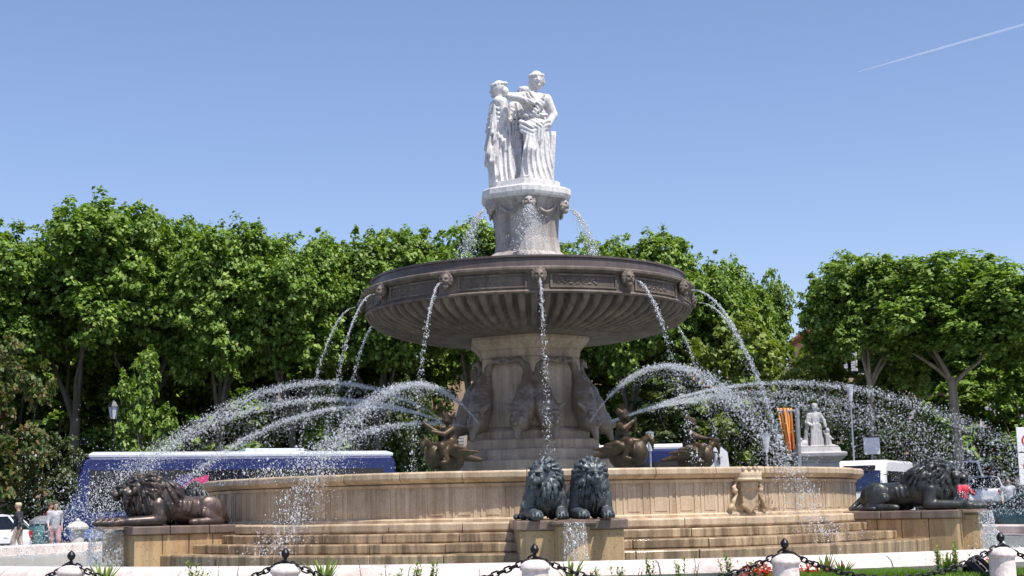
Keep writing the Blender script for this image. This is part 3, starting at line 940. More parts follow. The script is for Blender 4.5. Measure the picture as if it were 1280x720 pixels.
# ================================================================== marble statues on top (units of the sketch: pixels, 4.5 to the photograph's)
def statue_parts():
    S = 1 / (4.5 * 45.3)
    def P(cx, cy, d=0.0): return ((cx - 252) * S, d * S, (693 - cy) * S)
    def r(v): return v * S
    lo, hi, h = (-1.15, -1.0, -0.02), (1.15, 1.1, 3.3), 0.0185
    out = []
    # --- figure facing the viewer
    c = Clay(lo, hi, h)
    D = -70
    K = 0.04
    c.ell(P(338, 108, D), (r(34), r(38), r(46)), rot=(0, R(6), R(12)), k=K)
    c.cone(P(325, 150, D + 5), P(318, 185, D + 8), r(22), r(25), K)
    # face
    c.ell(P(346, 112, D - 36), (r(7), r(10), r(14)), k=0.015)
    c.cone(P(345, 95, D - 33), P(347, 118, D - 40), r(6), r(8), 0.012)
    for s in (-1, 1):
        c.ell(P(346 + s * 15, 102, D - 36), (r(8), r(7), r(5)), k=0.012, cut=True)
    c.cone(P(338, 131, D - 36), P(354, 131, D - 36), r(3), r(3), 0.01, cut=True)
    c.ell(P(344, 144, D - 26), (r(14), r(12), r(9)), k=0.02)
    # hair and wreath
    c.ell(P(335, 98, D + 10), (r(40), r(42), r(47)), k=0.02)
    for i in range(15):
        a = 2 * PI * i / 15
        c.ell(P(336 + 40 * math.cos(a), 80 - 5 * math.sin(a), D + 8 + 40 * math.sin(a)), (r(10), r(10), r(9)), rot=(a, a * 2, 0), k=0.006)
    for s in (-1, 1):
        c.chain([P(336 + s * 33, 96, D - 8), P(336 + s * 37, 122, D + 4), P(326 + s * 28, 146, D + 14)], [r(10), r(12), r(9)], 0.015)
    c.ell(P(312, 118, D + 44), (r(24), r(22), r(24)), k=0.03)
    # trunk
    c.ell(P(318, 235, D + 4), (r(76), r(48), r(58)), k=0.06)
    c.cone(P(250, 205, D + 4), P(388, 222, D + 4), r(34), r(34), 0.05)
    c.ell(P(294, 252, D - 36), (r(28), r(22), r(26)), k=0.04).ell(P(350, 256, D - 36), (r(28), r(22), r(26)), k=0.04)
    c.ell(P(326, 310, D + 2), (r(60), r(44), r(60)), k=0.06)
    c.ell(P(322, 380, D), (r(84), r(58), r(66)), k=0.06)
    # arms: right arm laid across, left hand on the hip
    c.chain([P(244, 205, D), P(178, 208, D - 36), P(236, 226, D - 62), P(306, 250, D - 60)], [r(28), r(22), r(18), r(13)], 0.025)
    c.ell(P(318, 252, D - 62), (r(18), r(10), r(10)), k=0.02)
    c.chain([P(392, 225, D), P(428, 305, D + 14), P(398, 372, D - 20)], [r(31), r(25), r(18)], 0.03)
    c.ell(P(386, 380, D - 28), (r(17), r(14), r(13)), k=0.02)
    # skirt, standing leg and bent knee
    c.cone(P(326, 390, D + 8), P(318, 672, D + 8), r(70), r(86), 0.06)
    c.cone(P(318, 640, D + 6), P(314, 690, D + 6), r(90), r(100), 0.05)
    c.chain([P(300, 410, D - 20), P(288, 520, D - 58), P(270, 650, D - 46)], [r(42), r(36), r(28)], 0.05)
    c.ell(P(268, 678, D - 92), (r(20), r(34), r(13)), k=0.02)
    c.cone(P(366, 400, D - 8), P(380, 680, D - 14), r(34), r(38), 0.05)
    # mantle rolled round the hips, its end hanging down
    for x0, y0, x1, y1, x2, y2 in ((238, 352, 310, 390, 400, 350), (240, 376, 306, 418, 396, 372), (244, 402, 300, 440, 384, 396)):
        c.chain([P(x0, y0, D - 34), P(x1, y1, D - 60), P(x2, y2, D - 34)], [r(13), r(15), r(12)], 0.012)
    for x in (338, 354):
        c.cone(P(x, 372, D - 62), P(x + 6, 478 - (x - 338), D - 64), r(12), r(9), 0.012)
    for x0, y0, x1, y1 in ((258, 200, 330, 306), (276, 192, 346, 296), (296, 186, 352, 270), (378, 205, 310, 306)):
        c.cone(P(x0, y0, D - 44), P(x1, y1, D - 50), r(8), r(8), 0.012)
    c.cone(P(262, 316, D - 40), P(386, 320, D - 40), r(11), r(11), 0.012)
    # cloth: fluted below the hips, slanting pleats above
    def cloth(X, Y, Z):
        w = 0.30 + 0.20 * np.clip((1.35 - Z) / 1.35, 0, 1)
        u = (X - 0.33) / w + 0.25 * np.sin(Z * 2.2)
        low = np.clip((1.32 - Z) / 0.12, 0, 1)
        up = np.clip((Z - 1.40) / 0.1, 0, 1) * np.clip((2.36 - Z) / 0.08, 0, 1)
        return 0.034 * low * (np.abs(np.sin(u * 9.5)) * 1.6 - 1.0) + 0.012 * up * np.clip((X - 0.06) / 0.06, 0, 1) * np.clip((0.62 - X) / 0.06, 0, 1) * np.sin((X * 0.8 + Z) * 52)
    c.warp(cloth)
    out.append((c.mesh('figure'), 'marble woman facing forward with a laurel wreath and one hand on her hip'))
    # --- figure in profile on the left
    c = Clay(lo, hi, h)
    D = 20
    c.ell(P(106, 134, D), (r(38), r(32), r(44)), k=K)
    c.cone(P(118, 168, D), P(120, 205, D), r(24), r(28), K)
    c.cone(P(74, 128, D), P(66, 146, D), r(7), r(9), 0.015)
    c.ell(P(80, 168, D), (r(13), r(15), r(10)), k=0.02)
    c.cone(P(70, 155, D - 12), P(70, 155, D + 12), r(3), r(3), 0.01, cut=True)
    for s in (-1, 1): c.ell(P(76, 128, D + s * 18), (r(7), r(8), r(6)), k=0.012, cut=True)
    c.ell(P(116, 122, D), (r(42), r(38), r(44)), k=0.02)
    for i in range(9):
        a = PI * i / 8
        c.ell(P(116 - 42 * math.cos(a), 104 + 6 * math.cos(a), D - 30 * math.sin(a)), (r(11), r(11), r(10)), k=0.008)
    c.ell(P(150, 146, D - 4), (r(24), r(26), r(28)), k=0.02)
    c.ell(P(118, 262, D), (r(52), r(66), r(70)), k=0.06)
    c.cone(P(112, 215, D - 50), P(112, 215, D + 55), r(32), r(32), 0.04)
    c.ell(P(92, 262, D - 10), (r(26), r(50), r(28)), k=0.04)
    c.chain([P(136, 222, D - 56), P(144, 305, D - 66), P(108, 378, D - 58)], [r(30), r(24), r(16)], 0.03)
    c.ell(P(92, 384, D - 54), (r(20), r(13), r(14)), k=0.02)
    c.cone(P(122, 340, D), P(128, 680, D), r(66), r(84), 0.06)
    c.chain([P(84, 215, D + 20), P(62, 330, D + 16), P(52, 450, D + 10), P(40, 545, D + 10)], [r(26), r(24), r(26), r(18)], 0.05)
    c.chain([P(40, 545, D + 10), P(72, 625, D), P(104, 688, D - 4)], [r(18), r(22), r(22)], 0.05)
    c.ell(P(84, 545, D + 6), (r(46), r(40), r(70)), k=0.05)
    for x0, y0, x1, y1 in ((100, 400, 70, 560), (112, 400, 96, 640), (126, 390, 120, 690), (142, 380, 150, 690), (156, 370, 176, 690), (166, 330, 196, 690), (90, 240, 74, 400), (104, 300, 84, 440), (72, 300, 52, 520)):
        c.cone(P(x0, y0, D - 64), P(x1, y1, D - 78), r(9), r(13), 0.016)
    for j in range(4):
        c.chain([P(82, 235 + j * 24, D - 52), P(112, 262 + j * 26, D - 72), P(150, 244 + j * 26, D - 60)], [r(7), r(9), r(7)], 0.016)
    c.chain([P(96, 390, D - 60), P(138, 450, D - 78), P(148, 500, D - 78)], [r(15), r(17), r(11)], 0.02)
    def cloth2(X, Y, Z):
        u = (X + 0.62) / (0.26 + 0.16 * np.clip((1.6 - Z) / 1.6, 0, 1)) + 0.2 * np.sin(Z * 2.6)
        low = np.clip((1.75 - Z) / 0.15, 0, 1)
        up = np.clip((Z - 1.75) / 0.1, 0, 1) * np.clip((2.28 - Z) / 0.06, 0, 1)
        return 0.032 * low * (np.abs(np.sin(u * 8.0)) * 1.6 - 1.0) + 0.010 * up * (Y > -0.12) * np.sin((X * 0.7 - Z) * 50)
    c.warp(cloth2)
    out.append((c.mesh('figure'), 'marble woman in profile looking left with long mantle'))
    # --- third figure, seen only in slices between and behind
    c = Clay(lo, hi, h)
    D = 95
    c.ell(P(262, 140, D), (r(36), r(38), r(44)), k=K).ell(P(262, 120, D), (r(40), r(40), r(26)), k=0.03)
    c.cone(P(262, 172, D), P(262, 205, D), r(22), r(26), K)
    c.ell(P(262, 256, D), (r(74), r(50), r(66)), k=0.06)
    c.cone(P(196, 215, D), P(328, 215, D), r(32), r(32), 0.04)
    c.chain([P(196, 215, D), P(176, 310, D - 10), P(206, 390, D - 40)], [r(30), r(24), r(16)], 0.03)
    c.cone(P(262, 330, D), P(262, 680, D), r(70), r(96), 0.06)
    c.cone(P(214, 300, D - 70), P(212, 680, D - 80), r(30), r(44), 0.05)
    for x in (190, 204, 218, 232):
        c.cone(P(x, 320 + (x % 7) * 8, D - 100), P(x - 4, 686, D - 122), r(8), r(12), 0.016)
    for j in range(5):
        c.chain([P(186, 250 + j * 30, D - 92), P(214, 282 + j * 28, D - 118), P(246, 258 + j * 26, D - 100)], [r(8), r(11), r(8)], 0.016)
    c.cone(P(236, 230, D - 60), P(238, 122, D - 60), r(4), r(4), 0.01)
    c.ell(P(238, 118, D - 60), (r(7), r(7), r(9)), k=0.01)
    c.warp(lambda X, Y, Z: 0.024 * np.clip((2.2 - Z) / 0.2, 0, 1) * (np.abs(np.sin(X * 30 + 2 * np.sin(Z * 2))) * 1.6 - 1.0))
    out.append((c.mesh('figure'), 'marble woman at the back, her drapery showing between the other two'))
    # tablet leaning against the front figure
    c = Clay(lo, hi, h)
    c.box(P(414, 548, -30), (r(17), r(44), r(146)), rot=(0, R(4.5), 0), rnd=0.015, k=0.01)
    c.box(P(414, 548, -66), (r(11), r(14), r(128)), rot=(0, R(4.5), 0), rnd=0.01, k=0.01)
    out.append((c.mesh('tablet'), 'upright marble tablet leaning at the right'))
    return out
grp = thing('statue_group', 'white marble group of three draped women standing back to back on top of the fountain', 'statue', (-0.03, 0, 9.925))
grp.scale = (0.96, 0.96, 1.0)
for me, lab in statue_parts():
    link('tablet' if me.name.startswith('tablet') else 'figure', me, M['marble'], grp)['label'] = lab

# ================================================================== boys riding swans
def make_putto(seed, arms, h=0.02):
    """+x forward, standing on z = 0; bronze swan with a child on its back"""
    c = Clay((-1.15, -0.9, -0.35), (1.25, 0.9, 1.65), h)
    c.cone((0, 0, -0.3), (0, 0, 0.2), 0.34, 0.22, 0.08)                           # rock foot
    c.ell((0.05, 0, 0.48), (0.46, 0.26, 0.29), rot=(0, R(-22), 0), k=0.08)         # body
    c.ell((0.36, 0, 0.50), (0.24, 0.24, 0.30), k=0.08)                             # breast
    c.chain([(0.40, 0, 0.62), (0.52, 0.05, 0.80), (0.60, 0.08, 0.88), (0.68, 0.08, 0.80)], [0.13, 0.085, 0.07, 0.065], 0.03)
    c.ell((0.69, 0.08, 0.76), (0.065, 0.06, 0.085), k=0.03).cone((0.70, 0.08, 0.70), (0.71, 0.08, 0.56), 0.042, 0.02, 0.02)
    for s in (-1, 1):                                                              # spread wings with feather rows
        c.chain([(0.25, s * 0.26, 0.58), (0.0, s * 0.40, 0.72), (-0.26, s * 0.46, 0.68)], [0.11, 0.09, 0.06], 0.05, flat=(2, 1.2))
        for j in range(7):
            a = j / 6
            b = (0.22 - 0.44 * a, s * (0.32 + 0.14 * a), 0.63)
            c.cone(b, (b[0] - 0.34, b[1] + s * 0.06, 0.44 + 0.16 * a), 0.07, 0.035, 0.02, flat=(2, 1.6))
    for j in (-1, 0, 1):
        c.cone((-0.38, j * 0.08, 0.50), (-0.78, j * 0.16, 0.42), 0.10, 0.05, 0.03)
    # child: hips, belly, chest, head, curls
    c.ell((-0.06, 0, 0.84), (0.19, 0.19, 0.17), k=0.06)
    c.ell((-0.04, 0, 1.02), (0.15, 0.16, 0.20), k=0.06)
    c.cone((-0.04, -0.13, 1.15), (-0.04, 0.13, 1.15), 0.085, 0.085, 0.05)
    c.cone((-0.03, 0, 1.18), (-0.01, 0, 1.27), 0.06, 0.06, 0.04)
    c.ell((0.01, 0, 1.40), (0.135, 0.125, 0.15), k=0.03)
    c.ell((0.125, 0, 1.375), (0.035, 0.028, 0.03), k=0.02).ell((0.09, 0.065, 1.35), (0.05, 0.05, 0.05), k=0.02).ell((0.09, -0.065, 1.35), (0.05, 0.05, 0.05), k=0.02)
    for s in (-1, 1): c.ell((0.12, s * 0.05, 1.415), (0.025, 0.028, 0.02), k=0.01, cut=True)
    rn = random.Random(seed)
    for j in range(26):
        a, b = rn.uniform(0, 2 * PI), rn.uniform(0.25, 1.0)
        c.ell((-0.02 + 0.12 * math.cos(a) * (1 - b * .3) - 0.03, 0.125 * math.sin(a) * (1 - b * .2), 1.40 + 0.14 * b), (0.045,) * 3, k=0.012)
    for s in (-1, 1):                                                              # legs astride
        c.chain([(0.0, s * 0.13, 0.80), (0.30, s * 0.31, 0.74), (0.18, s * 0.37, 0.42)], [0.12, 0.10, 0.065], 0.04)
        c.ell((0.25, s * 0.37, 0.36), (0.11, 0.06, 0.05), k=0.03)
    for s, pts in zip((-1, 1), arms):
        c.chain([(-0.04, s * 0.16, 1.16)] + pts, [0.075, 0.065, 0.048], 0.03)
        e = Vector(pts[-1])
        d = (e - Vector(pts[-2])).normalized()
        c.ell(e + d * 0.04, (0.05, 0.045, 0.045), k=0.02)
        for j in range(4):
            q = e + d * 0.06 + Vector((0, (j - 1.5) * 0.024, 0.01))
            c.cone(q, q + d * 0.08 + Vector((0, 0, -0.01)), 0.014, 0.011, 0.008)
        q = e + d * 0.03
        c.cone(q, q + d * 0.03 + Vector((0, 0, 0.06)), 0.015, 0.012, 0.008)
    return c.mesh('putto')
PUT = [
    (R(-28.5), R(205), [[(0.16, -0.32, 1.10), (0.40, -0.42, 1.28)], [(0.20, 0.24, 1.02), (0.42, 0.16, 1.08)]], 'bronze child with one arm flung out riding a swan, left of the grey shaft', 4.15),
    (R(31.5), R(-28), [[(0.12, -0.26, 1.08), (0.26, -0.05, 1.24)], [(0.16, 0.22, 1.06), (0.28, 0.03, 1.28)]], 'bronze child with hands at his mouth on a swan, right of the shaft', 4.25),
    (R(91.5), R(-12), [[(0.14, -0.24, 1.02), (0.36, -0.16, 0.98)], [(0.24, 0.20, 1.00), (0.62, 0.06, 0.94)]], 'bronze child leaning over a spread winged swan, farthest right of the three', 4.25),
]
for i, (a, rz, arms, lab, rr) in enumerate(PUT):
    o = link('swan_rider_statue', make_putto(40 + i, arms), M['bronze_gold'])
    o.location = (*ring_xy(rr, a), 2.02)
    o.rotation_euler = (0, 0, rz)
    tag(o, lab, 'bronze statue', 'bronze children on swans inside the drum')
    MB().lathe([(0.46, 1.6), (0.46, 1.80), (0.36, 1.84)], 24, c=(0, 0, -2.02 + 0.0)).build('base', M['slab'], o, smooth=40)
# ================================================================== water in the air
OCT_V = np.array([(1, 0, 0), (-1, 0, 0), (0, 1, 0), (0, -1, 0), (0, 0, 1), (0, 0, -1)], np.float32)
OCT_F = np.array([(0, 2, 4), (2, 1, 4), (1, 3, 4), (3, 0, 4), (2, 0, 5), (1, 2, 5), (3, 1, 5), (0, 3, 5)], np.int32)
def drops_mesh(name, P, size, rng):
    n = len(P)
    sc = size[:, None] * rng.uniform(0.7, 1.3, (n, 3))
    sc[:, 2] *= 1.25
    V = (P[:, None, :] + OCT_V[None] * sc[:, None, :]).reshape(-1, 3)
    T = (OCT_F[None] + (np.arange(n) * 6)[:, None, None]).reshape(-1, 3)
    return np_mesh(name, V, tris=T, smooth=True)

def sizes(rng, n, m=0.0072, hi=0.021):
    s = np.clip(np.exp(rng.normal(math.log(m), 0.42, n)), 0.004, hi)
    return s * np.where(rng.random(n) < 0.07, 1.9, 1.0)

def water_jet(label, az, r0, z0, ra, za, zend, n, seed, sprd=0.10, coh=0.8, rad=0.03, name='water_jet', group='arching jets from the dolphins', tang=0.035, splash=250, off=0.0, msize=0.0072, drift=0.0):
    """ballistic jet leaving radius r0 at height z0 on azimuth az, top at (ra, za)"""
    rng = np.random.default_rng(seed)
    e = np.array((math.sin(az), -math.cos(az), 0)); t = np.array((math.cos(az), math.sin(az), 0))
    o0 = e * r0 + t * off + np.array((0, 0, z0))
    vr, H = ra - r0, za - z0
    if H > 0:
        vz, g = 2 * H, 2 * H
        tend = 1 + math.sqrt((za - zend) / H)
    else:                                  # a stream that only falls: ra, za is a point it passes
        vz, g = 0.0, -2 * H
        tend = math.sqrt((z0 - zend) / -H)
    root = thing(name, label, 'water jet', tuple(o0), group=group)
    # coherent stream
    m = 16
    ts = np.linspace(0, coh * (1 if H > 0 else tend), m)
    pts = [tuple(e * vr * a + t * drift * a * a + np.array((0, 0, vz * a - g * a * a / 2))) for a in ts]
    MB().tube(pts, [rad * (0.7 + 0.7 * i / m) * (1 + 0.25 * math.sin(i * 2.1 + seed)) for i in range(m - 1)] + [rad * 0.3], 8).build('stream', M['stream'], root, smooth=180)
    # breaking up into drops
    n = int(n * 2.3)
    k = rng.random(n) ** 0.8
    tau = tend * (0.10 + 0.90 * k)
    heavy = rng.random(n) < 0.68
    q = np.where(heavy, 1 + rng.normal(0, sprd * 0.20, n), 1 - np.abs(rng.normal(0, sprd, n)))
    q2 = np.where(heavy, 1 + rng.normal(0, sprd * 0.12, n), 1 - np.abs(rng.normal(0, sprd * 0.8, n)))
    tg = rng.normal(0, tang, n)
    P = e[None] * (vr * q * tau)[:, None] + t[None] * (tg * tau * abs(vr) * 1.2 + drift * tau * tau)[:, None]
    P[:, 2] += vz * q2 * tau - g * tau * tau / 2
    P += rng.normal(0, 0.012, P.shape) * (0.5 + tau[:, None])
    keep = P[:, 2] + z0 > zend
    P = P[keep]
    if splash:
        b = e * vr * tend
        s = rng.normal(0, 1, (splash, 3)) * np.array((0.45, 0.45, 0))
        s[:, 2] = np.abs(rng.normal(0, 0.28, splash))
        S = s + b[None] + t[None] * drift * tend * tend
        S[:, 2] += zend - z0
        P = np.concatenate([P, S])
    sz = sizes(rng, len(P), msize)
    hv = np.concatenate([heavy[keep], np.zeros(len(P) - int(keep.sum()), bool)])
    sz *= np.where(hv, 1.0, 0.72)
    d = link('spray', drops_mesh('spray', P, sz, rng), M['drop'], root)
    d['kind'] = 'stuff'
    return root

W = water_jet
Z0 = 3.40
W('arching jet of white drops from the front dolphin, sweeping right in front of the drum', R(37), 2.1, Z0, 4.81, 4.58, 0.3, 4200, 1, sprd=0.10, off=0.30)
W('arching jet of white drops from the front dolphin, sweeping left down the drum steps', R(-30), 2.1, Z0, 4.65, 4.25, 0.3, 4200, 2, sprd=0.10, off=-0.30)
W('topmost long jet flying far right past the standing garden statue', R(97), 2.0, Z0, 6.9, 4.50, 0.2, 4200, 3, sprd=0.10, rad=0.035)
W('lower wide jet flying right, breaking into mist over the drum edge near the flag', R(86), 2.0, Z0, 5.7, 4.15, 1.0, 2600, 4, sprd=0.18, rad=0.04, tang=0.06)
W('dense curtain of drops falling inside the drum right of the crowned shield', R(72), 2.0, Z0, 5.0, 3.95, 1.2, 1500, 5, sprd=0.16, rad=0.03, tang=0.05)
W('topmost long jet flying far left above the coach', R(-93), 2.0, Z0, 5.65, 4.72, 0.2, 4600, 6, sprd=0.11, rad=0.035)
W('wide misty jet on the left, falling over the brown lion and the coach', R(-84), 2.0, Z0, 5.4, 4.20, 0.25, 4600, 7, sprd=0.16, rad=0.05, tang=0.06, splash=1200)
W('shorter jet on the left, curving down onto the coach roof line', R(-76), 2.0, Z0, 4.45, 3.95, 1.9, 2600, 8, sprd=0.08, rad=0.03)
W('steep short spray coming down beside the child with the flung out arm', R(-48), 2.2, 3.35, 3.3, 3.42, 1.9, 1700, 9, sprd=0.2, rad=0.03, tang=0.10)
W('fine spray drifting low behind the two children on the right', R(118), 2.0, Z0, 6.4, 4.2, 1.9, 900, 10, sprd=0.18, rad=0.03, tang=0.07)

# streams from the masks of the great bowl: (mask number, distance outward per metre squared of fall)
ML = {0: 1.6, 1: 1.05, 2: 0.85, 3: 0.9, 4: 1.1, 11: 2.1, 10: 2.0, 9: 1.7, 8: 1.6}
MLAB = {0: 'thin stream falling straight from the front mask of the bowl', 1: 'stream leaning right from the second mask right of the front one',
        2: 'thick double stream off the right edge of the bowl', 3: 'stream off the far right rim of the bowl, outermost on that side',
        4: 'stream from a rear mask, seen below the right underside of the bowl', 11: 'thin broken stream from the mask left of the front one',
        10: 'stream spilling off the left edge of the bowl', 9: 'outermost thin stream off the left rim of the bowl', 8: 'stream from a rear mask, seen below the left underside of the bowl'}
for k, c in ML.items():
    a = MASK_A[k]
    z0, r0 = 6.66, 4.62
    dr = math.sqrt(1 / c)
    W(MLAB[k], a, r0, z0, r0 + dr, z0 - 1.0, 1.9, 330 if k not in (2, 3) else 520, 60 + k, sprd=0.09, coh=0.5, rad=0.017 if k != 2 else 0.026, name='falling_stream', group='streams from the masks of the great bowl', tang=0.03, splash=40, msize=0.0085)
for k, lab in ((0, 'white fan of water from the front mask below the statues'), (1, 'white fan of water leaping right from the pedestal below the statues'), (-1, 'white fan of water leaping left from the pedestal below the statues')):
    a = HC + k * PI / 3
    r = W(lab, a, 1.28, 9.14, 1.28 + (0.45 if k == 0 else 0.62), 8.14, 7.2, 1500 if k == 0 else 1100, 80 + k, sprd=0.35, coh=0.4, rad=0.012, name='water_fan', group='fans of water from the statue pedestal', tang=0.40 if k == 0 else 0.26, splash=60, msize=0.0075)
# water sliding off the lion plinths' spouts
def curtain(a, label, seed, half=R(80), n=500):
    rng = np.random.default_rng(seed)
    root = thing('water_curtain', label, 'water', (*ring_xy(11.1, a), 0.15), a - PI / 2, 'water sliding off the lion plinths')
    mb, m = MB(), 26
    vs, fs = [], []
    zs = [0.86, 0.80, 0.6, 0.4, 0.2, 0.02]
    for j, z in enumerate(zs):
        for i in range(m + 1):
            t = -half + 2 * half * i / m
            r = 0.455 + 0.10 * (j / 5) ** 0.7 + 0.012 * math.sin(i * 2.3 + j) + 0.012 * math.sin(i * 5.1)
            vs.append((r * math.cos(t), r * math.sin(t), z))
    for j in range(len(zs) - 1):
        for i in range(m):
            p = j * (m + 1) + i
            fs.append((p, p + 1, p + m + 2, p + m + 1))
    mb.add(vs, fs)
    mb.build('sheet', M['stream'], root, smooth=180, fix=False)
    t = rng.uniform(-half, half, n); z = rng.uniform(0.0, 0.86, n)
    r = 0.47 + 0.12 * (1 - z / 0.86) ** 0.7 + rng.normal(0, 0.03, n) * (1.2 - z)
    P = np.stack([r * np.cos(t), r * np.sin(t), z], 1)
    S = rng.normal(0, 1, (n // 2, 3)) * np.array((0.35, 0.35, 0)) + np.array((0.55, 0, 0)); S[:, 2] = np.abs(rng.normal(0, 0.06, n // 2))
    P = np.concatenate([P, S])
    d = link('spray', drops_mesh('spray', P, sizes(rng, len(P), 0.0095), rng), M['drop'], root)
    d['kind'] = 'stuff'
curtain(A1, 'water trickling off the round spout under the two front lions', 91, R(24), 160)
curtain(A2, 'water sliding off the spout at the end of the right plinth', 92, R(60), 260)
curtain(A3, 'glassy skirt of water pouring off the spout under the brown lion', 93, R(95), 800)
# low splashing mist where the long jets land
def splash(label, px, py, Y, sx, sz, n, seed, group='clouds of splashing drops over the pool'):
    rng = np.random.default_rng(seed)
    c = at(px, py, Y); c.z = max(c.z, 0.2)
    P = rng.normal(0, 1, (n, 3)) * np.array((sx, 0.7, sz))
    P[:, 2] = np.abs(P[:, 2])
    o = link('splashing_drops', drops_mesh('splashing_drops', P, sizes(rng, n, 0.0075), rng), M['drop'], loc=c)
    tag(o, label, 'splashing water', group, 'stuff')
splash('drops bursting in front of the coach at the far left edge of the pool', 105, 655, 2.0, 0.9, 1.1, 1500, 101)
splash('drops bursting over the pool at the right edge beside the lion', 1255, 645, 3.0, 0.7, 0.75, 1500, 102)
splash('haze of fine drops over the mane of the dark lion on the right', 1165, 600, -1.0, 0.5, 0.5, 500, 103)

# ================================================================== foreground posts, chains, floodlight
PR = 17.8
PA = [R(x) for x in (-34.2, -22.8, -11.4, 0.05, 11.5, 22.9, 34.3)]
def make_post():
    root = bpy.data.objects.new('stone_post', None); COL.objects.link(root)
    b = MB().lathe([(0.205, -0.05), (0.205, 0.02), (0.19, 0.05), (0.185, 0.42), (0.20, 0.43), (0.215, 0.445), (0.213, 0.475), (0.19, 0.52), (0.14, 0.555), (0.07, 0.575), (0.0001, 0.58)], 40).build('shaft', M['post'], root, smooth=50)
    MB().lathe([(0.055, 0.565), (0.055, 0.59), (0.028, 0.605), (0.022, 0.65), (0.034, 0.66), (0.050, 0.675), (0.062, 0.71), (0.058, 0.735), (0.05, 0.74), (0.045, 0.757), (0.026, 0.775), (0.012, 0.79), (0.0001, 0.795)], 20).build('finial', M['iron'], root, smooth=50)
    return root
post0 = make_post()
PL = ['whitish stone post with iron finial just beyond the left edge', 'whitish stone post at the bottom left corner', 'whitish stone post with finial in front of the left steps, its cap lit', 'whitish stone post with finial in front of the two front lions', 'whitish stone post with finial among red flowers below the crowned shield', 'whitish stone post at the right edge next to the black floodlight', 'whitish stone post with iron finial just beyond the right edge']
for i, (a, lab) in enumerate(zip(PA, PL)):
    p = post0 if i == 0 else copy_tree(post0)
    p.location = (*ring_xy(PR, a), 0.0)
    p.rotation_euler = (0, 0, a * 3.3)
    tag(p, lab, 'post', 'stone posts joined by chains')
def chain_mesh(a, b, sag):
    a, b = Vector(a), Vector(b)
    N = 400
    f = lambda t: a.lerp(b, t) - Vector((0, 0, sag * (1 - (2 * t - 1) ** 2)))
    pts = [f(i / N) for i in range(N + 1)]
    L = [0]
    for i in range(N): L.append(L[-1] + (pts[i + 1] - pts[i]).length)
    pitch = 0.092
    n = int(L[-1] / pitch)
    V, Q = [], []
    base = 0
    nu, nv = 14, 6
    for k in range(n):
        s = (k + 0.5) * L[-1] / n
        i = max(j for j in range(N) if L[j] <= s)
        p, d = pts[i], (pts[min(i + 2, N)] - pts[max(i - 2, 0)]).normalized()
        x = d.cross(Vector((0, 0, 1))).normalized(); y = d.cross(x)
        if k % 2: x, y = y, x
        ang = R(18) * (1 if k % 2 else -1)
        x, y = x * math.cos(ang) + y * math.sin(ang), y * math.cos(ang) - x * math.sin(ang)
        for u in range(nu):
            th = 2 * PI * u / nu
            cx, cy = math.cos(th), math.sin(th)
            off = 0.024 if cx > 0 else -0.024
            ctr = p + d * (0.036 * cx + off) + x * (0.036 * cy)
            nrm = (d * cx + x * cy).normalized()
            for v in range(nv):
                ph = 2 * PI * v / nv
                V.append(ctr + (nrm * math.cos(ph) + y * math.sin(ph)) * 0.0135)
        for u in range(nu):
            for v in range(nv):
                Q.append((base + u * nv + v, base + ((u + 1) % nu) * nv + v, base + ((u + 1) % nu) * nv + (v + 1) % nv, base + u * nv + (v + 1) % nv))
        base += nu * nv
    return np_mesh('chain', V, quads=Q, smooth=True)
CL = ['black chain running out of the left edge', 'black chain hanging left of the post in front of the left steps', 'black chain between the post before the left steps and the post before the front lions', 'black chain from the post before the front lions towards the red flowers', 'black chain over the strip of lawn at the bottom right', 'black chain running out of the right edge']
for i in range(6):
    a, b = ring_xy(PR, PA[i]), ring_xy(PR, PA[i + 1])
    tag(link('chain', chain_mesh((*a, 0.615), (*b, 0.615), 0.44), M['iron']), CL[i], 'chain', 'chains between the posts')

fl = thing('floodlight', 'black ribbed floodlight on the ground under the chain at the bottom right', 'floodlight')
p = at(1224, 714, -15.9); fl.location = (p.x, p.y, p.z)
fl.rotation_euler = (R(-52), 0, R(35))
mb = MB(); mb.lathe([(0.06, -0.2), (0.13, -0.17), (0.15, -0.10), (0.155, 0.10), (0.175, 0.14), (0.18, 0.17), (0.165, 0.175), (0.165, 0.15)], 28)
for i in range(18):
    a = 2 * PI * i / 18
    mb.box((0.163 * math.cos(a), 0.163 * math.sin(a), -0.02), (0.035, 0.010, 0.22), (0, 0, a))
mb.build('housing', M['iron'], fl, smooth=35)
MB().lathe([(0.0001, 0.15), (0.15, 0.15), (0.15, 0.155), (0.0001, 0.16)], 28).build('lens', M['glass'], fl)
mb = MB(); mb.tube([(-0.2, 0, 0), (-0.2, 0.22, -0.1), (0.2, 0.22, -0.1), (0.2, 0, 0)], 0.014, 6)
mb.build('bracket', M['iron'], fl)

# ================================================================== lawn strip and bedding plants
def blades(a0, a1, r0, r1, n, h, z, seed):
    rng = np.random.default_rng(seed)
    a = rng.uniform(a0, a1, n); r = rng.uniform(r0, r1, n)
    x, y = r * np.sin(a), -r * np.cos(a)
    hh = h * rng.uniform(0.5, 1.2, n); w = rng.uniform(0.004, 0.009, n)
    th = rng.uniform(0, 2 * PI, n); le = rng.normal(0, 0.4, (n, 2)) * hh[:, None]
    V = np.zeros((n, 3, 3), np.float32)
    V[:, 0] = np.stack([x - w * np.cos(th), y - w * np.sin(th), np.full(n, z)], 1)
    V[:, 1] = np.stack([x + w * np.cos(th), y + w * np.sin(th), np.full(n, z)], 1)
    V[:, 2] = np.stack([x + le[:, 0], y + le[:, 1], z + hh], 1)
    return np_mesh('grass', V.reshape(-1, 3), tris=np.arange(n * 3).reshape(-1, 3))
lw = ring_sheet(16.64, 17.6, 0.14, 240).build('lawn', M['lawn'], fix=False)
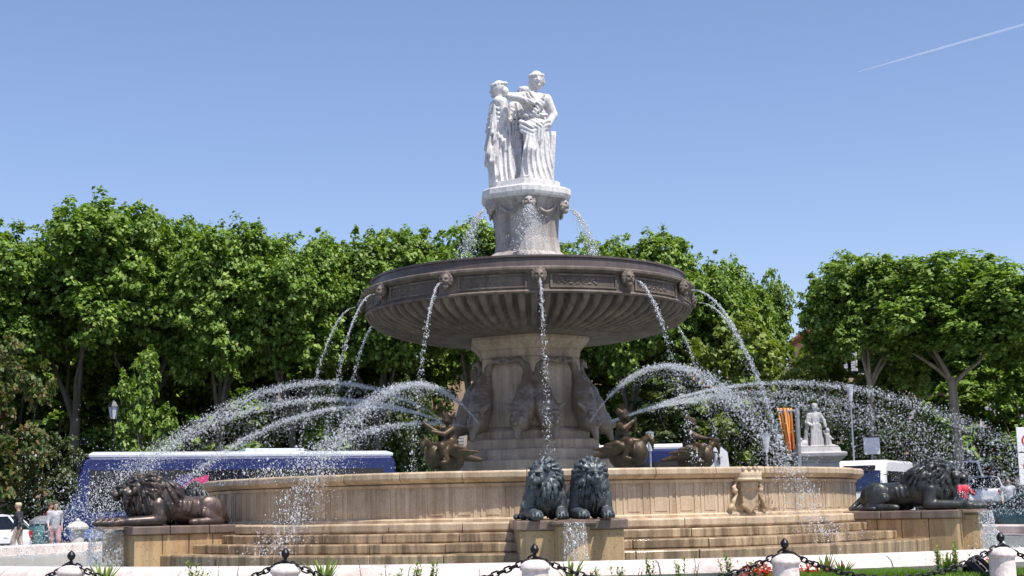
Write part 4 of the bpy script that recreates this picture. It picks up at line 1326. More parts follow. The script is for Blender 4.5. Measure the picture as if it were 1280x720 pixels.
tag(lw, kind='structure')
tag(link('grass', blades(R(-30), R(34), 16.66, 17.6, 42000, 0.075, 0.14, 3), M['grass']), 'short bright green grass along the foot of the pool kerb', 'grass', kind='stuff')
tag(link('grass', blades(R(11.6), R(19.5), 16.8, 17.6, 26000, 0.14, 0.14, 4), M['grass']), 'thick fresh lawn strip at the bottom right', 'grass', kind='stuff')

def bed_point(px, r=17.15):
    Y = -16.0
    for _ in range(12):
        q = at(px, 700, Y)
        Y = -math.sqrt(max(r * r - q.x * q.x, 1))
    return Vector((q.x, Y, 0.14)), Y
def leaf_cards(pts, dirs, ln, wd, rng, droop=0.25):
    """pointed leaves as folded two-quad blades"""
    n = len(pts)
    D = dirs / np.linalg.norm(dirs, axis=1)[:, None]
    U = np.tile(np.array((0, 0, 1.0)), (n, 1))
    S = np.cross(D, U); S /= np.maximum(np.linalg.norm(S, axis=1), 1e-4)[:, None]
    Nn = np.cross(S, D)
    L = ln * rng.uniform(0.7, 1.25, n); Wd = wd * rng.uniform(0.7, 1.25, n)
    V = np.zeros((n, 6, 3), np.float32)
    mid = pts + D * (L * 0.5)[:, None] + Nn * (L * 0.06)[:, None]
    V[:, 0] = pts
    V[:, 1] = mid + S * (Wd / 2)[:, None] + Nn * (Wd * .2)[:, None]
    V[:, 2] = pts + D * L[:, None] - U * (L * droop)[:, None]
    V[:, 3] = mid - S * (Wd / 2)[:, None] + Nn * (Wd * .2)[:, None]
    V[:, 4] = mid
    V[:, 5] = pts
    Q = np.array([(0, 1, 2, 4), (0, 4, 2, 3)])
    return V.reshape(-1, 3), (Q[None] + (np.arange(n) * 6)[:, None, None]).reshape(-1, 4)
def bed_plant(px, ytop, kind, label, seed, r=17.15):
    rng = np.random.default_rng(seed)
    p, Y = bed_point(px, r)
    h = max(0.12, at(px, ytop, Y).z - 0.14)
    root = thing('bedding_plant' if kind != 'spiky' else 'spiky_plant', label, 'plant', tuple(p), group='plants in the bed before the pool')
    if kind == 'spiky':
        n = 26
        mb = MB()
        for i in range(n):
            a = rng.uniform(0, 2 * PI); s = rng.uniform(0.25, 0.8); l = h * rng.uniform(0.9, 1.5)
            pts = [Vector((math.cos(a) * s * l * t, math.sin(a) * s * l * t, l * (1.15 * t - 0.45 * s * t * t))) for t in (0, .3, .6, .85, 1)]
            side = Vector((-math.sin(a), math.cos(a), 0))
            wv = [0.016, 0.023, 0.019, 0.011, 0.001]
            vs = []
            for q, w_ in zip(pts, wv): vs += [q - side * w_, q + side * w_]
            mb.add(vs, [(2 * j, 2 * j + 1, 2 * j + 3, 2 * j + 2) for j in range(4)])
        mb.build('leaf_blades', M['leaf_bed'], root, fix=False)
        return
    ns = {'thin': 1, 'purple': 2}.get(kind, 5)
    st, LP, LD = MB(), [], []
    for k in range(ns):
        b = rng.normal(0, 0.03, 2); tip = b + rng.normal(0, 0.035, 2)
        hh = h * (1 if k == 0 else rng.uniform(0.6, 0.95))
        pts = [Vector((b[0] + (tip[0] - b[0]) * t, b[1] + (tip[1] - b[1]) * t, hh * t)) for t in (0, .35, .7, 1)]
        st.tube(pts, [0.006, 0.005, 0.004, 0.002], 5)
        nl = int(hh * (46 if kind != 'thin' else 30))
        for j in range(nl):
            t = 0.15 + 0.85 * j / nl
            c = Vector((b[0] + (tip[0] - b[0]) * t, b[1] + (tip[1] - b[1]) * t, hh * t))
            a = j * 2.4
            LP.append(c); LD.append((math.cos(a), math.sin(a), 0.55 + 0.5 * t))
    st.build('stem', M['leaf_grey'], root, fix=False)
    lm = M['leaf_purple'] if kind == 'purple' else M['leaf_grey'] if kind == 'thin' else M['leaf_bed']
    lnn = {'thin': 0.05, 'purple': 0.055}.get(kind, 0.10)
    V, Q = leaf_cards(np.array([tuple(x) for x in LP]), np.array(LD), lnn, lnn * 0.33, rng)
    link('leaves', np_mesh('leaves', V, quads=Q), lm, root)
    if kind in ('red', 'white'):
        n = 110 if kind == 'red' else 30
        P = rng.normal(0, 1, (n, 3)) * np.array((0.13, 0.10, 0)) + np.array((0, 0, h * 0.62)); P[:, 2] += rng.normal(0, 0.05, n)
        D = rng.normal(0, 1, (n, 3)); D[:, 2] = np.abs(D[:, 2])
        V, Q = leaf_cards(P, D, 0.06, 0.045, rng)
        fo_ = link('flowers', np_mesh('flowers', V, quads=Q), M['petal_red'] if kind == 'red' else M['petal_white'], root); fo_['kind'] = 'stuff'
PLANTS = [
    (90, 707, 'thin', 'thin weedy stem just right of the corner post'), (130, 712, 'spiky', 'spiky tuft right of the corner post, leaves spread low'),
    (242, 702, 'leafy', 'bright leafy plant before the left plinth corner'), (257, 712, 'white', 'small plant with whitish flowers before the left steps'), (276, 703, 'thin', 'thin grey stem before the end of the left steps'),
    (292, 690, 'thin', 'tallest thin grey stem left of the post before the left steps'), (322, 712, 'purple', 'dark purplish plant close to the left of the post before the left steps'),
    (404, 708, 'spiky', 'spiky dark plant right of the post before the left steps'), (450, 700, 'thin', 'lone thin stem in front of the left steps'), (487, 703, 'thin', 'thin stem with few leaves left of two bright leafy plants'),
    (498, 712, 'white', 'low plant with pale round heads before the steps'), (520, 703, 'leafy', 'bright leafy plant, the left one of a close pair'), (542, 701, 'leafy', 'bright leafy plant, the right one of a close pair'),
    (600, 713, 'purple', 'purplish low plant left of the post before the front lions'), (712, 706, 'spiky', 'spiky plant right of the post before the front lions'), (745, 711, 'leafy', 'low leafy plant under the right half of the front plinth'),
    (775, 708, 'leafy', 'broad green plant at the right corner of the front plinth'), (797, 710, 'purple', 'dark red leaved plant before the right steps'), (811, 698, 'leafy', 'upright leafy plant before the right steps'),
    (850, 698, 'leafy', 'upright leafy plant in the middle of the right steps'), (866, 703, 'purple', 'purplish plant next to a tall thin stem'), (873, 688, 'thin', 'tall thin stem left of the red flowers'),
    (908, 694, 'leafy', 'leafy plant left of the post with red flowers at its foot'), (940, 702, 'red', 'plant with red blooms at the left of the post'), (958, 706, 'red', 'dense red flower clump touching the post'),
    (1012, 706, 'red', 'red flowers just right of the post below the shield'), (1030, 700, 'spiky', 'yellow green spiky plant right of the red flowers'), (1052, 706, 'spiky', 'spiky plant at the left end of the lawn strip'),
    (1172, 683, 'white', 'plant with pale flower spikes at the right end of the lawn strip'), (1196, 677, 'leafy', 'tall fresh green plant before the right plinth'), (1184, 697, 'spiky', 'yellowish spiky plant between the two tall plants at right'),
    (1212, 693, 'white', 'small pale flowered plant beside the black floodlight'), (1240, 697, 'red', 'plant with pinkish red blooms behind the floodlight'), (1060, 712, 'leafy', 'low green plant in the lawn strip'),
    (1150, 708, 'purple', 'brownish plant on soil at the right end of the lawn'),
]
for i, (px, yt, kd, lab) in enumerate(PLANTS):
    bed_plant(px, yt, kd, lab, 300 + i, 17.15 if i % 3 else 17.0)
# ================================================================== trees
def leaf_cloud(rng, P, Nn, L, W):
    n = len(P)
    T = rng.normal(0, 1, (n, 3))
    T -= Nn * (T * Nn).sum(1)[:, None]
    T /= np.linalg.norm(T, axis=1)[:, None] + 1e-6
    B = np.cross(Nn, T)
    s = rng.uniform(0.65, 1.25, n)[:, None]
    V = np.zeros((n, 4, 3), np.float32)
    V[:, 0] = P - T * L * s * 0.5
    V[:, 1] = P + B * W * s * 0.5 + Nn * 0.05 * s * L
    V[:, 2] = P + T * L * s * 0.5 - Nn * 0.12 * s * L
    V[:, 3] = P - B * W * s * 0.5 + Nn * 0.05 * s * L
    return V.reshape(-1, 3)
def unit(rng, n):
    D = rng.normal(0, 1, (n, 3))
    return D / np.linalg.norm(D, axis=1)[:, None]
def crown_mesh(seed, rx, rz, cz, nl, n, L, lob=(0.9, 1.9), zmin=-0.45, shell=0.62, spr=0.50, low=0.55):
    rng = np.random.default_rng(seed)
    D = unit(rng, nl * 4)
    D = D[D[:, 2] > zmin][:nl]
    D = np.sign(D) * np.abs(D) ** 0.78
    D[:, :2] *= np.clip(1.0 + low * np.minimum(D[:, 2:3], 0), 0.45, 1)
    q = rng.uniform(0.55, 0.88, len(D))
    q[: len(D) // 5] *= 0.6
    C = D * q[:, None] * np.array((rx, rx, rz)) + np.array((0, 0, cz))
    r = rng.uniform(*lob, len(D))
    r *= np.where(D[:, 2] > 0.3, 1.0, 0.9)
    wgt = r ** 2; wgt /= wgt.sum()
    # leaves gather in sprays on the outside of each bough's lobe
    ns = n // 30
    k = rng.choice(len(D), ns, p=wgt)
    ds = unit(rng, ns)
    rad = r[k] * (shell + (1.06 - shell) * rng.random(ns) ** 0.5) * (1 + 0.14 * rng.normal(0, 1, ns))
    Sp = C[k] + ds * rad[:, None] * np.array((1, 1, 0.85))
    q_ = rng.integers(0, ns, n)
    d = ds[q_]
    sr = spr * rng.uniform(0.6, 1.4, ns)[q_]
    off = unit(rng, n) * (rng.random(n) ** 0.5 * sr)[:, None] * np.array((1, 1, 0.5))
    off[:, 2] -= 0.35 * np.linalg.norm(off[:, :2], axis=1)
    P = Sp[q_] + off
    # sprigs: leaves gather on short shoots
    P += rng.normal(0, 0.05, P.shape)
    Nn = d * 0.30 + np.array((0, 0, 0.75)) + off * 0.5 + rng.normal(0, 0.30, (n, 3))
    Nn /= np.linalg.norm(Nn, axis=1)[:, None]
    V = leaf_cloud(rng, P, Nn, L, L * 0.85)
    return np_mesh('crown', V, quads=np.arange(len(V)).reshape(-1, 4)), C
def trunk_mesh(seed, C, fork, r0, n=6):
    rn = random.Random(seed)
    mb = MB()
    lean = Vector((rn.uniform(-.5, .5), rn.uniform(-.4, .4), 0))
    pts = [Vector((0, 0, -0.3)), Vector((0, 0, 0.3)), lean * 0.4 + Vector((0, 0, fork * .5)), lean + Vector((0, 0, fork))]
    mb.tube(pts, [r0 * 1.5, r0 * 1.1, r0 * 0.9, r0 * 0.82], 12)
    cs = sorted([Vector(tuple(c)) for c in C], key=lambda c: rn.random())[:n + 4]
    for i, c in enumerate(cs):
        s = lean + Vector((0, 0, fork - rn.uniform(0.0, 0.6)))
        m = s.lerp(c, 0.45) + Vector((rn.uniform(-.4, .4), rn.uniform(-.4, .4), -0.5 + rn.uniform(0, .5)))
        mb.tube([s, s.lerp(m, .5) + Vector((0, 0, .1)), m, m.lerp(c, .6) + Vector((rn.uniform(-.3, .3), 0, 0.15)), c], [r0 * .5, r0 * .42, r0 * .32, r0 * .2, r0 * .08], 8)
    return mb.mesh('trunk', 60)
def extents(me):
    V = np.zeros(len(me.vertices) * 3, np.float32); me.vertices.foreach_get('co', V); V = V.reshape(-1, 3)
    return float(np.percentile(np.hypot(V[:, 0], V[:, 1]), 97)), float(np.percentile(V[:, 2], 99.98))
PROTO = []
for i in range(5):
    cm, C = crown_mesh(500 + i, 6.0, 4.6, 12.2, 88, 74000, 0.32, zmin=-0.6)
    PROTO.append((cm, trunk_mesh(520 + i, C, 6.2, 0.36, 1)))
HI = []
for i in range(2):    # umbrella crowns on tall bare limbs
    cm, C = crown_mesh(540 + i, 5.6, 4.4, 12.0, 74, 52000, 0.30, lob=(0.9, 1.7), zmin=-0.35)
    HI.append((cm, trunk_mesh(550 + i, C, 8.4, 0.30, 1)))
LOW = []
for i in range(3):
    cm, C = crown_mesh(560 + i, 2.6, 3.4, 3.9, 40, 11000, 0.27, lob=(0.5, 1.15), zmin=-0.95, spr=0.34, low=0.2)
    LOW.append((cm, trunk_mesh(570 + i, C, 2.0, 0.14)))
def tree(px, ytop, Y, hw, protos, k, mat, label, name='plane_tree', group='plane trees behind the square', rx=6.0, top=16.6, cat='tree', rz=None):
    q = at(px, ytop, Y); d = Y - CAM[1]
    g = gz(q.x, Y)
    root = thing(name, label, cat, (q.x, Y, g), rz if rz is not None else k * 1.9 + px * .01, group)
    cm, tm = protos[k % len(protos)]
    rx, top = extents(cm)
    s = hw * 1.12 * d / F_PX / rx
    root.scale = (s, s, (q.z - g) / top)
    c2 = cm.copy() if cm.materials and cm.materials[0] is not mat else cm
    if c2 is not cm: c2.materials.clear()
    link('crown', c2, mat, root)
    link('trunk', tm, M['bark_pale'] if protos is HI else M['bark'], root)
    return root
lf = M['leaf']
T = tree
T(-18, 286, 30, 95, PROTO, 0, lf, 'plane tree cut by the left edge of the view')
T(98, 247, 31, 108, PROTO, 1, lf, 'tallest plane tree of the left row, highest crown left of the statues')
T(186, 259, 33, 84, PROTO, 2, lf, 'plane tree right of the tallest one, its crown a little lower')
T(281, 279, 32, 80, PROTO, 3, lf, 'broad plane tree in the middle of the left row above the coach')
T(372, 287, 33, 80, PROTO, 4, lf, 'plane tree above the rear end of the coach')
T(470, 277, 35, 82, PROTO, 0, lf, 'plane tree touching the left end of the great bowl', rz=2.2)
T(582, 274, 36, 84, PROTO, 2, lf, 'plane tree directly left of the statue pedestal', rz=4.0)
T(690, 296, 38, 80, PROTO, 1, lf, 'plane tree mostly hidden behind the bowl and shaft', rz=1.0)
T(788, 287, 36, 78, PROTO, 3, lf, 'plane tree just right of the statue pedestal', rz=3.1)
T(876, 314, 37, 66, PROTO, 4, lf, 'plane tree above the right end of the bowl', rz=5.2)
T(938, 338, 40, 40, PROTO, 0, lf, 'last and lowest plane tree at the right end of the long row', rz=0.6)
T(1078, 312, 28, 76, HI, 0, lf, 'plane tree with a flat umbrella crown, left one of the right hand clump')
T(1182, 312, 27, 104, HI, 1, lf, 'plane tree with a pale bare trunk and high crown at the right')
T(1295, 330, 29, 80, HI, 0, lf, 'plane tree cut by the right edge of the view', rz=2.5)
# second row, added to make the gaps between the trunks dark
G2 = 'back row of trees added to darken the gaps'
for i, (px, yt, Y, hw, lab) in enumerate([
    (35, 330, 41, 100, 'tree added for shade in the back row behind the far left crowns'), (150, 335, 42, 100, 'tree added for shade in the back row behind the lantern'),
    (255, 340, 43, 95, 'tree added for shade in the back row behind the middle of the left row'), (430, 345, 43, 90, 'tree added for shade in the back row behind the rear of the coach'),
    (520, 350, 45, 60, 'tree added for shade in the back row left of the shaft'), (770, 350, 46, 85, 'tree added for shade in the back row right of the shaft'),
    (1165, 372, 42, 80, 'tree added for shade in the back row behind the bare trunk at right'), (1262, 372, 43, 90, 'tree added for shade in the back row behind the traffic sign')]):
    T(px, yt, Y, hw, PROTO, i + 1, lf, lab, group=G2, rz=i * 1.3)
UT = dict(rx=2.9, top=7.6, name='small_tree', group='understorey trees added to darken the space below the plane trees', cat='tree')  # low trees added to keep the space under the crowns dark
for i, (px, yt, Y, hw, lab) in enumerate([(-10, 455, 41, 75, 'understorey tree added for darkness at the far left under the plane trees'), (85, 450, 42, 75, 'understorey tree added for darkness under the tallest plane tree'),
    (180, 448, 41, 75, 'understorey tree added for darkness right behind the lantern'), (270, 450, 42, 72, 'understorey tree added for darkness above the middle of the coach'),
    (330, 470, 43, 40, 'narrow understorey tree added for darkness left of the ochre house window'), (455, 452, 42, 60, 'understorey tree added for darkness above the rear end of the coach'), (525, 500, 43, 40, 'low understorey tree added for darkness left of the shaft'),
    (690, 455, 43, 80, 'understorey tree added for darkness, hidden by the shaft'), (775, 450, 43, 70, 'understorey tree added for darkness right of the shaft'), (870, 480, 44, 50, 'understorey tree added for darkness above the front of the second bus')]):
    T(px, yt, Y, hw, LOW, i, lf, lab, **UT)
LT = dict(rx=2.9, top=7.6, name='small_tree', group='small trees and shrubs round the square')
T(1016, 392, 44, 34, LOW, 0, M['leaf_light'], 'pale small tree in the gap between the two tree rows', **LT)
T(925, 372, 33, 62, LOW, 1, M['leaf_light'], 'light green tree behind the end of the long jets, left of the flag', **LT)
T(1040, 424, 31, 62, LOW, 2, M['leaf_light'], 'light green bushy tree behind the garden statue', **LT)
T(1112, 436, 29, 52, LOW, 0, M['leaf_light'], 'light green bushy tree behind the minibus', **{**LT})
T(985, 440, 35, 48, LOW, 1, M['leaf_grey'], 'dull green bushy tree behind the flag', **LT)
T(840, 470, 34, 60, LOW, 2, M['leaf_grey'], 'dull green bushy tree above the white roofed bus right of the shaft', **LT)
T(6, 416, 14, 52, LOW, 0, M['leaf_red'], 'leafy tree with reddish tips at the far left edge', **LT)
T(178, 432, 27, 38, LOW, 2, M['leaf'], 'slender young tree beside the lantern', **LT)
T(66, 540, 17, 34, LOW, 2, M['leaf_grey'], 'rounded grey green shrub at the nose of the coach', **LT)
T(410, 478, 34, 34, LOW, 2, M['leaf'], 'young tree behind the left arching jets', **LT)
T(1216, 452, 38, 60, LOW, 0, M['leaf'], 'dark bushy tree behind the bare trunk at the right', **LT)
T(1282, 446, 36, 56, LOW, 2, M['leaf'], 'dark bushy tree behind the traffic sign at the right edge', **LT)
T(515, 470, 30, 34, LOW, 1, M['leaf_grey'], 'dark shrub left of the shaft behind the drum', **LT)

# ================================================================== buildings beyond the trees
M['ochre'] = stone('ochre_plaster', (0.62, 0.42, 0.24), (0.54, 0.36, 0.20), (0.32, 0.20, 0.12), streak=0.3, rough=0.9, bump=0.1)
M['pinkwall'] = stone('pinkish_plaster', (0.60, 0.45, 0.33), (0.52, 0.38, 0.27), (0.32, 0.22, 0.16), streak=0.3, rough=0.9, bump=0.1)
M['cream'] = stone('cream_plaster', (0.66, 0.56, 0.40), (0.58, 0.48, 0.34), (0.36, 0.27, 0.18), streak=0.3, rough=0.9, bump=0.1)
M['tile'] = stone('terracotta_tiles', (0.42, 0.22, 0.13), (0.33, 0.17, 0.10), (0.18, 0.10, 0.07), streak=0.3, rough=0.9, bump=0.4)
M['shutter'] = flat('grey_white_shutter', (0.55, 0.56, 0.60), 0.6)
M['brown'] = flat('brown_shopfront', (0.16, 0.10, 0.065), 0.6)
def building(label, pa, pb, Y, h, depth, mat, rows, ncol, group='buildings beyond the trees', shop=False):
    a, b = at(pa, 560, Y), at(pb, 560, Y)
    x0, x1 = a.x, b.x
    g = gz((x0 + x1) / 2, Y)
    root = thing('townhouse', label, 'building', ((x0 + x1) / 2, Y, g), group=group)
    w_ = x1 - x0
    MB().box((0, depth / 2, h / 2), (w_, depth, h)).build('wall', mat, root)
    mb = MB()
    mb.loft([[(-w_ / 2 - .5, -.6, h + .003), (w_ / 2 + .5, -.6, h + .003), (w_ / 2 + .5, depth + .6, h + .003), (-w_ / 2 - .5, depth + .6, h + .003)],
             [(-w_ / 2 - .5, -.6, h + .18), (w_ / 2 + .5, -.6, h + .18), (w_ / 2 + .5, depth + .6, h + .18), (-w_ / 2 - .5, depth + .6, h + .18)],
             [(-w_ / 2 + 2, depth / 2 - .1, h + 1.9), (w_ / 2 - 2, depth / 2 - .1, h + 1.9), (w_ / 2 - 2, depth / 2 + .1, h + 1.9), (-w_ / 2 + 2, depth / 2 + .1, h + 1.9)]])
    mb.build('roof', M['tile'], root)
    MB().box((0, -0.06, 3.35), (w_, 0.13, 0.22)).build('string_course', mat, root)
    for z, hh in rows:
        for i in range(ncol):
            x = -w_ / 2 + w_ * (i + 0.5) / ncol
            fr = MB()
            for s in (-1, 1): fr.box((x + s * 0.56, -0.05, z), (0.10, 0.11, hh + 0.2))
            fr.box((x, -0.05, z + hh / 2 + 0.06), (1.02, 0.108, 0.1)); fr.box((x, -0.09, z - hh / 2 - 0.05), (1.4, 0.19, 0.1))
            f = fr.build('window', M['coping'], root)
            MB().box((x, -0.01, z), (1.0, 0.03, hh)).build('pane', M['glass'], f)
            for s in (-1, 1):
                sh = MB()
                sh.box((x + s * 0.92, -0.05, z), (0.56, 0.06, hh))
                for j in range(9): sh.box((x + s * 0.92, -0.09, z - hh / 2 + hh * (j + .5) / 9), (0.46, 0.03, hh / 14))
                sh.build('shutter', M['shutter'], f)
    if shop:
        for i in range(ncol):
            x = -w_ / 2 + w_ * (i + 0.5) / ncol
            MB().box((x, -0.05, 1.5), (w_ / ncol * 0.72, 0.12, 2.9)).build('shop_front', M['brown'], root)
            MB().box((x, -0.125, 1.35), (w_ / ncol * 0.6, 0.03, 2.2)).build('shop_window', M['glass'], root)
    return root
building('ochre house behind the left trees with brown shop fronts', -120, 180, 46, 9.5, 9, M['ochre'], [(5.4, 1.7), (8.0, 1.3)], 5, shop=True)
building('ochre house with pale shutters seen through the left jets', 184, 470, 47, 10.2, 9, M['ochre'], [(2.0, 2.0), (5.45, 1.6), (8.4, 1.5)], 4)
building('pinkish house glimpsed left of the grey shaft', 474, 640, 49, 10.6, 9, M['pinkwall'], [(2.2, 2.0), (5.2, 1.6)], 3)
building('cream house with tall shuttered windows behind the flag', 644, 972, 52, 7.6, 9, M['cream'], [(2.3, 2.4), (5.6, 2.0)], 4)
building('tall pinkish house with tiled eaves showing between the right hand trees', 1026, 1190, 54, 11.2, 10, M['pinkwall'], [(2.3, 2.0), (5.8, 1.7), (9.2, 1.5)], 4)
building('ochre house in deep shade behind the traffic sign', 1194, 1420, 52, 9.0, 9, M['ochre'], [(5.6, 1.7)], 5, shop=True)
# ================================================================== vehicles
M['blue'] = flat('deep_blue_paint', (0.010, 0.020, 0.11), 0.35, var=0.06, coat=0.15)
M['lightblue'] = flat('pale_blue_paint', (0.10, 0.17, 0.40), 0.3, var=0.06, coat=0.5)
M['magenta'] = flat('magenta_paint', (0.55, 0.03, 0.16), 0.35, var=0.08)
M['violet'] = flat('violet_paint', (0.05, 0.025, 0.16), 0.35, var=0.08)
M['silver'] = flat('silver_paint', (0.50, 0.51, 0.54), 0.3, 0.35, var=0.04, coat=0.5)
M['dkgreen'] = flat('dark_green_paint', (0.012, 0.035, 0.035), 0.25, var=0.05, coat=0.6)
M['redlamp'] = flat('red_lamp', (0.45, 0.02, 0.02), 0.2)
M['redcloth'] = flat('red_cloth', (0.55, 0.03, 0.03), 0.7)
M['skin'] = flat('skin', (0.50, 0.30, 0.21), 0.55, var=0.06)
M['roofwhite'] = flat('bluish_white_paint', (0.62, 0.66, 0.74), 0.3, var=0.03, coat=0.4)
def wheel_at(root, x, y, r=0.5, w_=0.28):
    wb = MB(); wb.lathe([(r * .55, -w_ / 2), (r * .93, -w_ / 2), (r, -w_ * .3), (r, w_ * .3), (r * .93, w_ / 2), (r * .55, w_ / 2)], 24)
    o = wb.build('wheel', M['tyre'], root, smooth=40, loc=(x, y, r), rot=(PI / 2, 0, 0))
    MB().lathe([(0.0001, -w_ * .52), (r * .56, -w_ * .46), (r * .56, w_ * .46), (0.0001, w_ * .52)], 20).build('rim', M['grey_metal'], o, smooth=30)
def coach(label, pa, pb, Ya, Yb, top, body, front=-1, nose='raked', nw=8, roofcol='white_paint', group='buses passing behind the fountain', graphic=False, endcol='lightblue', nosecap=False):
    """side faces the viewer; pa, pb: where its left and right ends stand"""
    a, b = at(pa, 600, Ya), at(pb, 600, Yb)
    a.z = b.z = 0
    L = (b - a).length; c = (a + b) / 2
    g = gz(c.x, c.y)
    root = thing('coach', label, 'bus', (c.x, c.y, g), math.atan2(b.y - a.y, b.x - a.x), group)
    H = top - g; W_ = 2.5; h = L / 2; f = front
    base = 0.35
    prof = [(f * h, base), (f * (h), 1.2), (f * (h - 0.30), 2.0), (f * (h - 0.75), H - 0.35), (f * (h - 1.0), H - 0.22), (-f * (h - 0.15), H - 0.22), (-f * h, H - 0.5), (-f * h, base)] if nose == 'raked' else \
           [(f * h, base), (f * h, 1.3), (f * (h - 0.16), H - 0.4), (f * (h - 0.4), H - 0.22), (-f * (h - 0.15), H - 0.22), (-f * h, H - 0.5), (-f * h, base)]
    MB().extr(prof, -W_ / 2, W_ / 2).build('body', M[body], root, bevel=0.08)
    MB().loft([[(-h + .9 if f < 0 else -h + .1, -W_ / 2 + .04, H - .23), (h - (.9 if f > 0 else .1), -W_ / 2 + .04, H - .23), (h - (.9 if f > 0 else .1), W_ / 2 - .04, H - .23), (-h + (.9 if f < 0 else .1), W_ / 2 - .04, H - .23)],
               [(-h + .9 if f < 0 else -h + .1, -W_ / 2 + .02, H - .10), (h - (.9 if f > 0 else .1), -W_ / 2 + .02, H - .10), (h - (.9 if f > 0 else .1), W_ / 2 - .02, H - .10), (-h + (.9 if f < 0 else .1), W_ / 2 - .02, H - .10)],
               [(-h + 1.1 if f < 0 else -h + .3, -W_ / 2 + .35, H), (h - (1.1 if f > 0 else .3), -W_ / 2 + .35, H), (h - (1.1 if f > 0 else .3), W_ / 2 - .35, H), (-h + (1.1 if f < 0 else .3), W_ / 2 - .35, H)]]).build('roof', M[roofcol], root, bevel=0.03)
    mb = MB(); mb.box((-f * h * .25, 0, H + 0.06), (2.4, 1.5, 0.13)); mb.build('roof_hatch', M[roofcol], root, bevel=0.03)
    x0, x1 = -h + (0.95 if f < 0 else 0.5), h - (0.95 if f > 0 else 0.5)
    for i in range(nw):
        xa, xb = x0 + (x1 - x0) * i / nw + 0.03, x0 + (x1 - x0) * (i + 1) / nw - 0.03
        for s in (-1, 1):
            MB().box(((xa + xb) / 2, s * (W_ / 2 + 0.004), 1.45 + (H - 0.72 - 1.45) / 2), (xb - xa, 0.03, H - 0.72 - 1.45)).build('window', M['glass'], root)
    ws = MB()
    pt = prof[1:4] if nose == 'raked' else prof[1:3]
    rows = []
    for (px_, pz) in pt: rows.append([(px_ + f * 0.012, -W_ / 2 + .12, pz), (px_ + f * 0.012, W_ / 2 - .12, pz)])
    for k in range(len(rows) - 1): ws.add(rows[k] + rows[k + 1][::-1], [(0, 1, 2, 3)])
    ws.build('windscreen', M['glass'], root)
    for s in (-1, 1):
        MB().box((f * (h + .01), s * 0.9, 0.75), (0.06, 0.36, 0.2)).build('headlight', M['coping'], root)
        mr = MB(); mr.tube([(f * (h - .75), s * 1.22, H - .36), (f * (h - .55), s * 1.38, H - .42), (f * (h - .50), s * 1.40, H - .6)], 0.03, 6); mr.box((f * (h - .50), s * 1.40, H - .72), (0.10, 0.22, 0.30))
        mr.build('mirror', M['iron'], root)
        for x in (f * (h - 2.6), -f * (h - 3.0)): wheel_at(root, x, s * 1.08)
    MB().box((0, -W_ / 2 - .002, 0.62), (L * .96, 0.02, 0.36)).build('skirt_stripe', M[endcol], root)
    if nosecap:      # white moulded front end
        for s in (-1, 1):
            MB().extr([(f * (h + .01), base), (f * (h + .01), 1.3), (f * (h - .15), H - .4), (f * (h - .38), H - .2), (f * (h - 1.15), H - .2), (f * (h - .75), 1.9), (f * (h - .6), base)], s * (W_ / 2 - .02), s * (W_ / 2 + .03)).build('front_corner', M['white_paint'], root)
    if graphic:
        pts = [(-.7, 1.2), (-0.3, 1.75), (0.2, 2.15), (.8, 2.3), (.75, 1.7), (0.4, 1.25)]
        gx = at(226, 600, Ya + 2).x - c.x
        MB().extr([(gx + x, z + .5) for x, z in pts], -W_ / 2 - .03, -W_ / 2 - .022).build('swoosh', M['magenta'], root)
        MB().extr([(gx + x * .9 - .5, z + .60) for x, z in pts], -W_ / 2 - .026, -W_ / 2 - .021).build('swoosh', M['violet'], root)
    return root
coach('deep blue coach with a white roof line behind the brown lion, nose to the left', 76, 484, 17.5, 22.5, 3.72, 'blue', -1, graphic=True, roofcol='roofwhite')
coach('white roofed bus with a blue band behind the bronze children on the right', 596, 914, 21.5, 20.5, 3.70, 'blue', 1, nose='upright', endcol='white_paint', nosecap=True)

